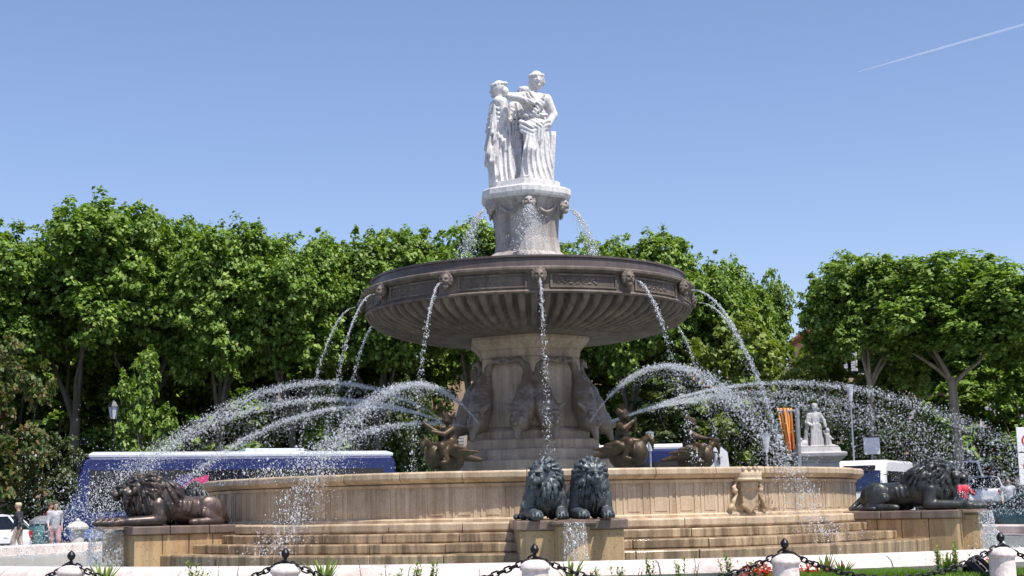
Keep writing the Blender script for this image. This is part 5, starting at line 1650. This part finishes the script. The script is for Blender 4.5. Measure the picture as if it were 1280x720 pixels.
def minibus():
    p = at(1072, 600, 20); g = gz(p.x, p.y)
    root = thing('minibus', 'white minibus facing the viewer right of the drum, dark blue windscreen', 'minibus', (p.x, p.y, g), R(-27))
    top = at(1072, 575, 20).z - g
    W_, L, H = 2.05, 5.6, top
    # local: front at -y
    prof = [(-0.0, 0.3), (-0.08, 0.9), (-0.02, 1.25), (0.42, H - .35), (0.62, H - .12), (0.9, H), (L - .1, H), (L, H - .2), (L, 0.3)]
    MB().extr(prof, -W_ / 2, W_ / 2, 'x').build('body', M['white_paint'], root, bevel=0.10)
    ws = MB(); ws.add([(-W_ / 2 + .12, -0.045, 1.28), (W_ / 2 - .12, -0.045, 1.28), (W_ / 2 - .18, 0.385, H - .42), (-W_ / 2 + .18, 0.385, H - .42)], [(0, 1, 2, 3)])
    ws.build('windscreen', M['glass_blue'], root)
    MB().box((0, 0.36, H - .30), (1.3, 0.05, 0.17), (R(-30), 0, 0)).build('destination_board', M['iron'], root)
    for s in (-1, 1):
        for i in range(4):
            y0, y1 = 0.75 + i * 1.15, 0.75 + (i + 1) * 1.15 - .07
            MB().box((s * (W_ / 2 + .003), (y0 + y1) / 2, 1.25 + (H - .45 - 1.25) / 2), (0.03, y1 - y0, H - .45 - 1.25)).build('window', M['glass'], root)
        MB().box((s * 0.75, -0.09, 0.82), (0.36, 0.05, 0.2)).build('headlight', M['grey_metal'], root, bevel=.02)
        mr = MB(); mr.tube([(s * (W_ / 2 - .02), 0.15, 1.9), (s * (W_ / 2 + .22), 0.0, 1.95)], 0.02, 6); mr.box((s * (W_ / 2 + .24), 0.0, 1.75), (0.16, 0.07, 0.34)); mr.build('mirror', M['iron'], root)
    for x in (-.9, .9):
        for y in (1.1, 4.4):
            o = MB().lathe([(0.2, -.12), (0.34, -.12), (0.36, -.05), (0.36, .05), (0.34, .12), (0.2, .12)], 20).build('wheel', M['tyre'], root, loc=(x, y, .36), rot=(0, PI / 2, 0))
    MB().box((0, -0.10, 0.5), (1.9, 0.10, 0.22)).build('bumper', M['grey_metal'], root, bevel=.03)
minibus()

def car(name, label, cat, px, Y, rz, Lc, Wc, Hc, paint, van=False, dz=0.0, group='cars and vans on the road'):
    p = at(px, 610, Y); g = gz(p.x, p.y) + dz
    root = thing(name, label, cat, (p.x, p.y, g), rz, group)
    h, w_ = Lc / 2, Wc / 2
    def ring(x, z0, z1, hw0, hw1):
        return [(x, -hw0, z0), (x, -hw0 * 1.02, z0 + (z1 - z0) * .5), (x, -hw1, z1), (x, hw1, z1), (x, hw0 * 1.02, z0 + (z1 - z0) * .5), (x, hw0, z0)]
    zb = Hc * 0.60 if not van else Hc * 0.5
    mb = MB()
    if van:
        mb.loft([ring(h, .3, zb * .72, w_ * .9, w_ * .84), ring(h - .15, .25, zb * .95, w_, w_ * .94), ring(h - .8, .25, zb, w_, w_ * .96), ring(h - 1.5, .25, Hc * .97, w_, w_ * .84), ring(-h + .1, .25, Hc, w_, w_ * .86), ring(-h, .3, Hc * .96, w_ * .98, w_ * .84)])
    else:
        mb.loft([ring(h, .32, zb * .70, w_ * .82, w_ * .78), ring(h - .25, .24, zb * .84, w_ * .97, w_ * .9), ring(h - 1.2, .22, zb, w_, w_ * .93), ring(-h + .5, .22, zb * 1.04, w_, w_ * .93), ring(-h + .12, .26, zb * 1.0, w_ * .97, w_ * .9), ring(-h, .34, zb * .8, w_ * .88, w_ * .84)])
    mb.build('body', M[paint], root, smooth=35, bevel=.03)
    if van:
        x0, x1 = h - .82, h - 1.46
        ws = MB(); ws.add([(x0 + .02, -w_ * .86, zb + .02), (x0 + .02, w_ * .86, zb + .02), (x1 + .03, w_ * .76, Hc * .93), (x1 + .03, -w_ * .76, Hc * .93)], [(0, 1, 2, 3)]); ws.build('windscreen', M['glass'], root)
        for s in (-1, 1):
            MB().box((h - 1.75, s * w_ * .965, Hc * .68), (0.8, .03, Hc * .26), (s * R(8), 0, 0)).build('window', M['glass'], root)
            MB().box((h - .02, s * w_ * .7, zb * .62), (.08, .34, .2)).build('headlight', M['grey_metal'], root)
    else:
        cab = MB().loft([[(h - 1.15, -w_ * .9, zb - .03), (h - 1.15, w_ * .9, zb - .03), (-h + .35, w_ * .9, zb + .0), (-h + .35, -w_ * .9, zb + .0)],
                   [(h - 1.95, -w_ * .72, Hc - .06), (h - 1.95, w_ * .72, Hc - .06), (-h + .85, w_ * .72, Hc - .06), (-h + .85, -w_ * .72, Hc - .06)]]).build('windows', M['glass'], root)
        MB().loft([[(h - 1.9, -w_ * .73, Hc - .07), (h - 1.9, w_ * .73, Hc - .07), (-h + .8, w_ * .73, Hc - .07), (-h + .8, -w_ * .73, Hc - .07)],
                   [(h - 2.2, -w_ * .62, Hc), (h - 2.2, w_ * .62, Hc), (-h + 1.0, w_ * .62, Hc), (-h + 1.0, -w_ * .62, Hc)]]).build('roof', M[paint], root, bevel=.02)
        pass
        for s in (-1, 1):
            for (xa, xb) in ((h - 1.12, h - 1.92), (-h + .32, -h + .82), (0.05, 0.0)):
                MB().tube([(xa, s * w_ * .905, zb - .02), (xb, s * w_ * .725, Hc - .05)], .035, 6).build('pillar', M[paint], root)
        for s in (-1, 1):
            MB().box((-h + .02, s * w_ * .74, zb * .82), (.10, .26, .26)).build('tail_light', M['redlamp'], root, bevel=.02)
            MB().box((h - .04, s * w_ * .66, zb * .66), (.10, .32, .14)).build('headlight', M['grey_metal'], root, bevel=.02)
        MB().box((-h - .01, 0, zb * .55), (.04, .52, .12)).build('number_plate', M['white_paint'], root)
    for s in (-1, 1):
        for x in (h - .85, -h + .8): wheel_at(root, x, s * (w_ - .09), .31, .2)
    return root
car('delivery_van', 'white van facing the viewer behind the mane of the right hand lion', 'van', 1199, 30, R(-97), 4.8, 1.9, 2.25, 'white_paint', van=True)
car('parked_car', 'silver hatchback seen from behind between the white van and the red awnings', 'car', 1226, 29, R(80), 3.9, 1.7, 1.48, 'silver')
car('parked_car', 'dark green car at the far right edge behind splashing water', 'car', 1282, 11, R(168), 4.1, 1.72, 1.46, 'dkgreen', dz=0.0)
car('parked_car', 'white car cut by the left edge, only its tail showing', 'car', -28, 13, R(184), 4.2, 1.75, 1.4, 'white_paint')

# ================================================================== street furniture
def lamp(label, px, ytop, Y, kind):
    p = at(px, ytop, Y); g = gz(p.x, Y); H = p.z - g
    root = thing('street_lamp', label, 'street lamp', (p.x, Y, g), group='street lamps round the square')
    if kind == 'lantern':
        MB().lathe([(.16, 0), (.16, .5), (.09, .6), (.06, 1.2), (.045, H - .95), (.07, H - .9), (.03, H - .82)], 16).build('pole', M['iron'], root, smooth=40)
        MB().lathe([(.13, H - .80), (.22, H - .30)], 6, cap=True).build('glass', M['shutter'], root)
        MB().lathe([(.27, H - .30), (.25, H - .26), (.10, H - .06), (.05, H - .04), (.03, H), (.0001, H + .02)], 6).build('cap', M['iron'], root)
        fr = MB()
        for i in range(6):
            a = PI / 3 * i
            fr.tube([(.135 * math.sin(a), -.135 * math.cos(a), H - .80), (.225 * math.sin(a), -.225 * math.cos(a), H - .30)], .015, 5)
        fr.build('frame', M['iron'], root)
    else:
        MB().lathe([(.10, 0), (.10, .4), (.05, .5), (.04, H - .75)], 14).build('pole', M['grey_metal'], root, smooth=40)
        MB().lathe([(.07, H - .75), (.16, H - .08)], 20).build('shade', M['shutter'], root, smooth=40)
        MB().lathe([(.18, H - .08), (.17, H - .03), (.0001, H)], 20).build('cap', M['grey_metal'], root, smooth=40)
lamp('black lantern on a pole over the coach at the left', 142, 500, 22.5, 'lantern')
lamp('slim lamp with a white inverted cone head between two bronze children', 812, 539, 16, 'cone')
lamp('slim lamp with an inverted cone head left of the flag', 957, 541, 17, 'cone')
lamp('grey lamp pole rising behind the garden statue and minibus', 1062, 480, 24, 'cone')

def flagpole():
    Y = 18
    p = at(996, 512, Y); g = gz(p.x, Y)
    root = thing('flagpole', 'grey pole with a hanging banner of red and yellow stripes right of the crowned shield', 'flag', (p.x, Y, g))
    H = p.z - g
    mb = MB(); mb.lathe([(.09, 0), (.09, H), (.0001, H + .05)], 14); mb.build('pole', M['grey_metal'], root, smooth=40)
    n = Nodes('striped_banner')
    tc = n.n('ShaderNodeUVMap'); sx = n.n('ShaderNodeSeparateXYZ'); n.l(tc.outputs[0], sx.inputs[0])
    mth = n.n('ShaderNodeMath', operation='MULTIPLY'); mth.inputs[1].default_value = 4.5; n.l(sx.outputs[0], mth.inputs[0])
    fr = n.n('ShaderNodeMath', operation='FRACT'); n.l(mth.outputs[0], fr.inputs[0])
    n.set(Base_Color=n.ramp(fr.outputs[0], [(0.0, (0.72, 0.38, 0.05)), (0.5, (0.45, 0.06, 0.03))], 'CONSTANT'), Roughness=0.8)
    V, U = [], []
    nx, nz = 18, 24
    tl, tr = at(971, 510, Y), at(990, 510, Y)
    bl, br = at(984, 567, Y), at(993, 562, Y)
    for j in range(nz + 1):
        for i in range(nx + 1):
            u, v = i / nx, j / nz
            q = tl.lerp(tr, u).lerp(bl.lerp(br, u), v)
            V.append((q.x - p.x, 0.10 * math.sin(u * 9 + v * 1.5) * (0.5 + v) , q.z - g)); U.append((u, v))
    Q = [(j * (nx + 1) + i, j * (nx + 1) + i + 1, (j + 1) * (nx + 1) + i + 1, (j + 1) * (nx + 1) + i) for j in range(nz) for i in range(nx)]
    me = np_mesh('banner', V, quads=Q, smooth=True)
    uv = me.uv_layers.new(name='UVMap')
    for lp in me.loops: uv.data[lp.index].uv = U[lp.vertex_index]
    o = link('banner', me, n.m, root)
    sol = o.modifiers.new('thick', 'SOLIDIFY'); sol.thickness = 0.012
    MB().tube([(0, 0, H - .03), (at(971, 510, Y).x - p.x, 0, H - .02)], .03, 8).build('arm', M['grey_metal'], root)
flagpole()

def garden_statue():
    Y = 19
    p = at(1022, 585, Y); g = gz(p.x, Y)
    zt = at(1022, 560, Y).z - g
    pd = thing('statue_plinth', 'stone plinth with moulded cap between the flag and the minibus, carrying a marble statue', 'plinth', (p.x, Y, g))
    mb = MB(); mb.box((0, 0, zt / 2 - .3), (1.45, 1.45, zt - .6)); mb.build('body', M['oldmarble'], pd, bevel=.02)
    mb = MB(); mb.loft([[(s * r, t * r, z) for s, t in ((-1, -1), (1, -1), (1, 1), (-1, 1))] for r, z in ((.74, zt - .6), (.80, zt - .5), (.98, zt - .34), (1.0, zt - .22), (.92, zt - .18), (.80, zt - .17), (.76, zt))])
    mb.build('cap', M['oldmarble'], pd, bevel=.015)
    c = Clay((-1.0, -.6, 0), (1.0, .6, 2.3), .026)
    c.cone((-.05, 0, .1), (-.02, 0, 1.0), .25, .20, .06).ell((-.04, 0, 1.25), (.25, .18, .30), k=.08)
    c.cone((-.26, 0, 1.45), (.20, 0, 1.47), .10, .10, .05).cone((-.02, 0, 1.5), (.0, 0, 1.65), .08, .08, .04)
    c.ell((.0, -.02, 1.80), (.12, .13, .155), k=.03).ell((.0, .03, 1.86), (.14, .15, .12), k=.03).ell((.01, -.14, 1.79), (.025, .03, .035), k=.02)
    c.chain([(-.28, 0, 1.42), (-.40, -.06, 1.10), (-.22, -.22, .98)], [.10, .085, .06], .03)
    c.chain([(.22, 0, 1.44), (.36, -.10, 1.18), (.40, -.18, .92)], [.10, .08, .055], .03)
    for j in range(9):
        x = -.30 + j * .075
        c.cone((x * .6, -.18, 1.05), (x * .85, -.25, .06), .028, .042, .012)
    c.chain([(-.28, -.05, 1.3), (-.42, -.02, .7), (-.44, 0, .1)], [.07, .09, .11], .05)
    # child at the right, small animal at the left
    c.cone((.50, -.1, .1), (.48, -.1, .55), .16, .13, .05).ell((.48, -.12, .74), (.11, .11, .13), k=.03).cone((.40, -.12, .52), (.30, -.2, .72), .05, .04, .03)
    c.cone((.56, -.14, .5), (.70, -.2, .36), .05, .04, .03).cone((.62, -.1, .08), (.74, -.2, .06), .10, .07, .04)
    c.ell((-.62, -.1, .18), (.22, .16, .18), k=.05).ell((-.74, -.18, .38), (.10, .11, .10), k=.04).cone((-.7, -.2, .2), (-.72, -.3, .04), .06, .05, .03)
    c.box((0, 0, .04), (.86, .5, .05), rnd=.02, k=.02)
    c.warp(lambda X, Y, Z: 0.010 * np.sin(X * 55 + 2 * np.sin(Z * 5)) * (Z < 1.35) * (Z > .15))
    o = link('garden_statue', c.mesh('garden_statue'), M['oldmarble'], loc=(p.x, Y, g + zt))
    s = (at(1022, 503, Y).z - g - zt) / 2.0
    o.scale = (s, s, s)
    tag(o, 'grey white marble statue of a draped figure with a child, right of the flag', 'statue')
garden_statue()

def board(name, label, px, y0, y1, w_, Y, mat, post=True, rz=0, rings=False):
    t, b = at(px, y0, Y), at(px, y1, Y); g = gz(t.x, Y)
    root = thing(name, label, 'sign', (t.x, Y, g), rz)
    zt, zb = t.z - g, b.z - g
    MB().tube([(0, 0.06, 0), (0, 0.06, zt)], .04, 10).build('post', M['grey_metal'], root, smooth=50)
    if not rings:
        MB().box((0, 0, (zt + zb) / 2), (w_, .04, zt - zb)).build('plate', mat, root, bevel=.015)
        return
    zm = zt - (zt - zb) * .44
    for z0, z1 in ((zm + .02, zt), (zb, zm - .02)):
        pl = MB().box((0, 0, (z0 + z1) / 2), (w_, .04, z1 - z0)).build('plate', mat, root, bevel=.015)
        r = .19
        MB().lathe([(r - .055, -.004), (r, -.004), (r, .004), (r - .055, .004)], 28, cap=False).build('ring', M['redlamp'], pl, loc=(-.06, -.027, (z0 + z1) / 2 - .03 + (.12 if z0 == zb else 0)), rot=(PI / 2, 0, 0))
        mb = MB(); mb.box((-.06, -.027, (z0 + z1) / 2 - .03 + (.12 if z0 == zb else 0)), (.14, .008, .06)); mb.build('symbol', M['iron'], pl)
board('traffic_sign', 'white sign with red ringed symbols on two plates at the right edge', 1285, 534, 606, .78, 8, M['white_paint'], rings=True)
board('traffic_sign', 'blank grey back of a sign above the minibus', 1089, 547, 568, .72, 26, M['shutter'])

# white bollard behind the pool on the left
p = at(97, 671, 9.5)
bo = thing('bollard', 'white stone bollard with a domed cap behind the pool kerb at the left', 'bollard', (p.x, 9.5, 0))
zt = at(97, 652, 9.5).z
MB().lathe([(.24, 0), (.22, .1), (.20, zt - .26), (.21, zt - .25)], 24).build('shaft', M['post'], bo, smooth=40)
MB().lathe([(.34, zt - .25), (.35, zt - .18), (.28, zt - .08), (.12, zt), (.06, zt + .01), (.07, zt + .07), (.0001, zt + .11)], 24).build('cap', M['post'], bo, smooth=40)

# teal litter bin left of the coach
p = at(55, 660, 13)
bn = thing('litter_bin', 'dull teal round litter bin between the people and the coach', 'bin', (p.x, 13, 0))
MB().lathe([(.42, 0), (.48, .1), (.50, 1.0), (.46, 1.05)], 24).build('body', flat('teal_paint', (0.05, .16, .16), .5), bn, smooth=40)
MB().lathe([(.52, 1.05), (.50, 1.16), (.3, 1.3), (.0001, 1.34)], 24).build('lid', M['grey_metal'], bn, smooth=40)

def awning(label, px, y0, y1, Y, w_):
    a, b = at(px, y0, Y), at(px, y1, Y); g = gz(a.x, Y)
    root = thing('awning', label, 'awning', (a.x, Y, g), group='red awnings beyond the cars')
    z1, z0 = a.z - g, b.z - g
    MB().extr([(-1.2, z0 - .12), (-1.2, z0), (0, z1), (1.2, z0 + .05), (1.2, z0 - .07)], -w_ / 2, w_ / 2, 'x').build('canopy', M['redcloth'], root)
    for s in (-1, 1):
        for y in (-1.1, 1.1): MB().tube([(s * (w_ / 2 - .1), y, 0), (s * (w_ / 2 - .1), y, z0 - .1)], .03, 8).build('leg', M['grey_metal'], root)
awning('larger red awning right of the white van', 1231, 580, 593, 40, 1.5)
awning('smaller red awning near the dark car, right of the larger one', 1254, 585, 594, 42, .9)

# ================================================================== people
def person(label, px, Y, rz, shirt, trousers, hair, pose='stand', seed=0, dz=0.0, Hs=1.0, hat=False):
    p = at(px, 640, Y); g = gz(p.x, Y) + dz
    sit = pose == 'sit'
    def joints():
        hip = 0.92 if not sit else 0.80
        J = {'pel': (0, 0, hip), 'chest': (0.02, 0, hip + .38), 'neck': (0.02, 0, hip + .56), 'head': (0.05, 0, hip + .70)}
        for s in (-1, 1):
            J['hip', s] = (0, s * .10, hip - .02)
            if sit:
                J['knee', s] = (.42, s * .16, hip - .06); J['foot', s] = (.34, s * .16, hip - .48); J['toe', s] = (.52, s * .17, hip - .52)
                J['elb', s] = (.22, s * .27, hip + .24); J['hand', s] = (.48, s * .22, hip + .22)
            else:
                st = s * .14
                J['knee', s] = (.06 + st * .6, s * .11, .50); J['foot', s] = (st * 1.1 - .02, s * .11, .08); J['toe', s] = (st * 1.1 + .14, s * .12, .045)
                J['elb', s] = (-.05 - st * .5, s * .25, hip + .20); J['hand', s] = (.12 - st, s * .25, hip - .04)
            J['sho', s] = (.0, s * .185, hip + .50)
        return J
    J = joints()
    lo, hi = (-.5, -.45, -.02), (.75, .45, 1.8)
    c = Clay(lo, hi, .024)
    c.cone(J['pel'], J['chest'], .13, .145, .05).cone(J['sho', -1], J['sho', 1], .075, .075, .06).cone(J['neck'], J['head'], .055, .055, .03)
    hx, hy, hz = J['head']
    c.ell((hx, 0, hz + .06), (.10, .078, .118), k=.02).ell((hx + .10, 0, hz + .05), (.022, .018, .026), k=.015)
    for s in (-1, 1):
        c.ell((hx - .005, s * .08, hz + .05), (.022, .012, .03), k=.01)
        c.ell((hx + .095, s * .033, hz + .075), (.014, .016, .011), k=.008, cut=True)
        c.chain([J['hip', s], J['knee', s], J['foot', s]], [.095, .062, .042], .03).cone(J['foot', s], J['toe', s], .045, .04, .02)
        c.chain([J['sho', s], J['elb', s], J['hand', s]], [.058, .043, .03], .03)
        h_ = Vector(J['hand', s]); d = (h_ - Vector(J['elb', s])).normalized()
        c.ell(h_ + d * .05, (.035, .026, .035), k=.02)
        for k in range(4):
            q = h_ + d * .07 + Vector((0, (k - 1.5) * .015, 0)); c.cone(q, q + d * (.07 - abs(k - 1.4) * .012), .0125, .010, .006)
        q = h_ + d * .03 + Vector((.02, 0, 0)); c.cone(q, q + d * .03 + Vector((.03, 0, 0)), .012, .01, .006)
    c.cone((hx + .105, -.022, hz + .005), (hx + .105, .022, hz + .005), .006, .006, .008)
    body = link('person', c.mesh('person'), M['skin'], loc=(p.x, Y, g), rot=(0, 0, rz))
    tag(body, label, 'person')
    t = Clay(lo, hi, .024)
    t.cone(J['pel'], J['chest'], .155, .168, .05).cone(J['sho', -1], J['sho', 1], .092, .092, .06)
    for s in (-1, 1): t.chain([J['sho', s], J['elb', s], tuple(Vector(J['elb', s]).lerp(Vector(J['hand', s]), .8 if seed % 2 else .25))], [.078, .062, .052], .02)
    link('shirt', t.mesh('shirt'), shirt, body)
    t = Clay(lo, hi, .024)
    t.ell(J['pel'], (.15, .17, .13), k=.04)
    for s in (-1, 1): t.chain([J['hip', s], J['knee', s], tuple(Vector(J['knee', s]).lerp(Vector(J['foot', s]), .9))], [.115, .085, .068], .03)
    link('trousers', t.mesh('trousers'), trousers, body)
    t = Clay(lo, hi, .02)
    t.ell((hx - .02, 0, hz + .10), (.115, .092, .10), k=.01).ell((hx + .10, 0, hz + .02), (.07, .09, .085), k=.01, cut=True)
    link('hair' if not hat else 'helmet', t.mesh('hair'), hair, body)
    return body
cl = lambda n_, c_: flat(n_, c_, .8, var=.1)
dkj, lt, blond = cl('dark_jacket', (.03, .032, .04)), cl('sand_trousers', (.42, .34, .27)), cl('fair_hair', (.62, .50, .34))
wh, nav, brn, red = cl('white_shirt', (.42, .42, .45)), cl('navy_trousers', (.04, .05, .09)), cl('brown_hair', (.07, .045, .03)), cl('red_jacket', (.55, .03, .06))
pk = cl('pink_shorts', (.40, .22, .22))
person('fair haired person in a dark jacket and sand trousers at the left edge', 24, 11.0, R(185), dkj, lt, blond, seed=1)
person('person in a white shirt and pinkish shorts near the nose of the coach', 69, 12.5, R(-60), wh, pk, brn, seed=2)
person('person in a red top standing by the shop front left of the coach', 61, 14.5, R(20), red, nav, brn, seed=2)
person('person in a white shirt behind the dark green car at the right edge', 1262, 16.5, R(-100), wh, nav, brn, seed=2)
person('person with brown hair beside the one in white at the far right', 1277, 17.0, R(170), dkj, nav, brn, seed=1)
# scooter rider
Ys = 21.0
p = at(1206, 640, Ys); g = gz(p.x, Ys)
rider = person('scooter rider in a red jacket and white helmet between the van and silver car', 1206, Ys, R(-80), red, nav, M['white_paint'], 'sit', 1, hat=True)
sc = thing('scooter', 'small scooter under the rider in red, seen from the front', 'scooter', (p.x, Ys, g), R(-80))
sb = MB(); sb.tube([(-.55, 0, .62), (-.2, 0, .66), (.15, 0, .62), (.28, 0, .30), (.50, 0, .30), (.58, 0, .62), (.52, 0, .98)], [.10, .15, .14, .12, .10, .11, .05], 10)
sb.build('body', M['silver'], sc, smooth=60)
for x in (-.5, .72): MB().lathe([(.12, -.05), (.22, -.05), (.235, 0), (.22, .05), (.12, .05)], 20).build('wheel', M['tyre'], sc, loc=(x, 0, .235), rot=(PI / 2, 0, 0))
MB().tube([(.48, -.33, 1.05), (.53, 0, .99), (.48, .33, 1.05)], .02, 8).build('handlebar', M['iron'], sc)
MB().box((-.2, 0, .76), (.62, .26, .10)).build('seat', M['iron'], sc, bevel=.03)
MB().lathe([(.0001, -.04), (.09, -.03), (.09, .03), (.0001, .04)], 16).build('headlight', M['coping'], sc, loc=(.62, 0, .80), rot=(0, PI / 2, 0))

# ================================================================== contrail
d0, d1 = Vector(ray(1072, 90)), Vector(ray(1310, 22))
ALT = 9000.0
q0, q1 = Vector(CAM) + d0 * (ALT / d0.y), Vector(CAM) + d1 * (ALT * 1.05 / d1.y)
mb = MB()
N = 60
pts = [q0.lerp(q1, i / N) for i in range(N + 1)]
rn = random.Random(9)
mb.tube(pts, [1.6 + 5.4 * min(1, i / 26) * (1 + .12 * rn.uniform(-1, 1)) for i in range(N + 1)], 10)
n = Nodes('contrail_ice')
n.set(Base_Color=(0.95, 0.96, 1.0), Roughness=1.0, Alpha=0.16)
ct = mb.build('contrail', n.m, smooth=180)
tag(ct, 'thin white aircraft trail slanting across the upper right sky', 'contrail')
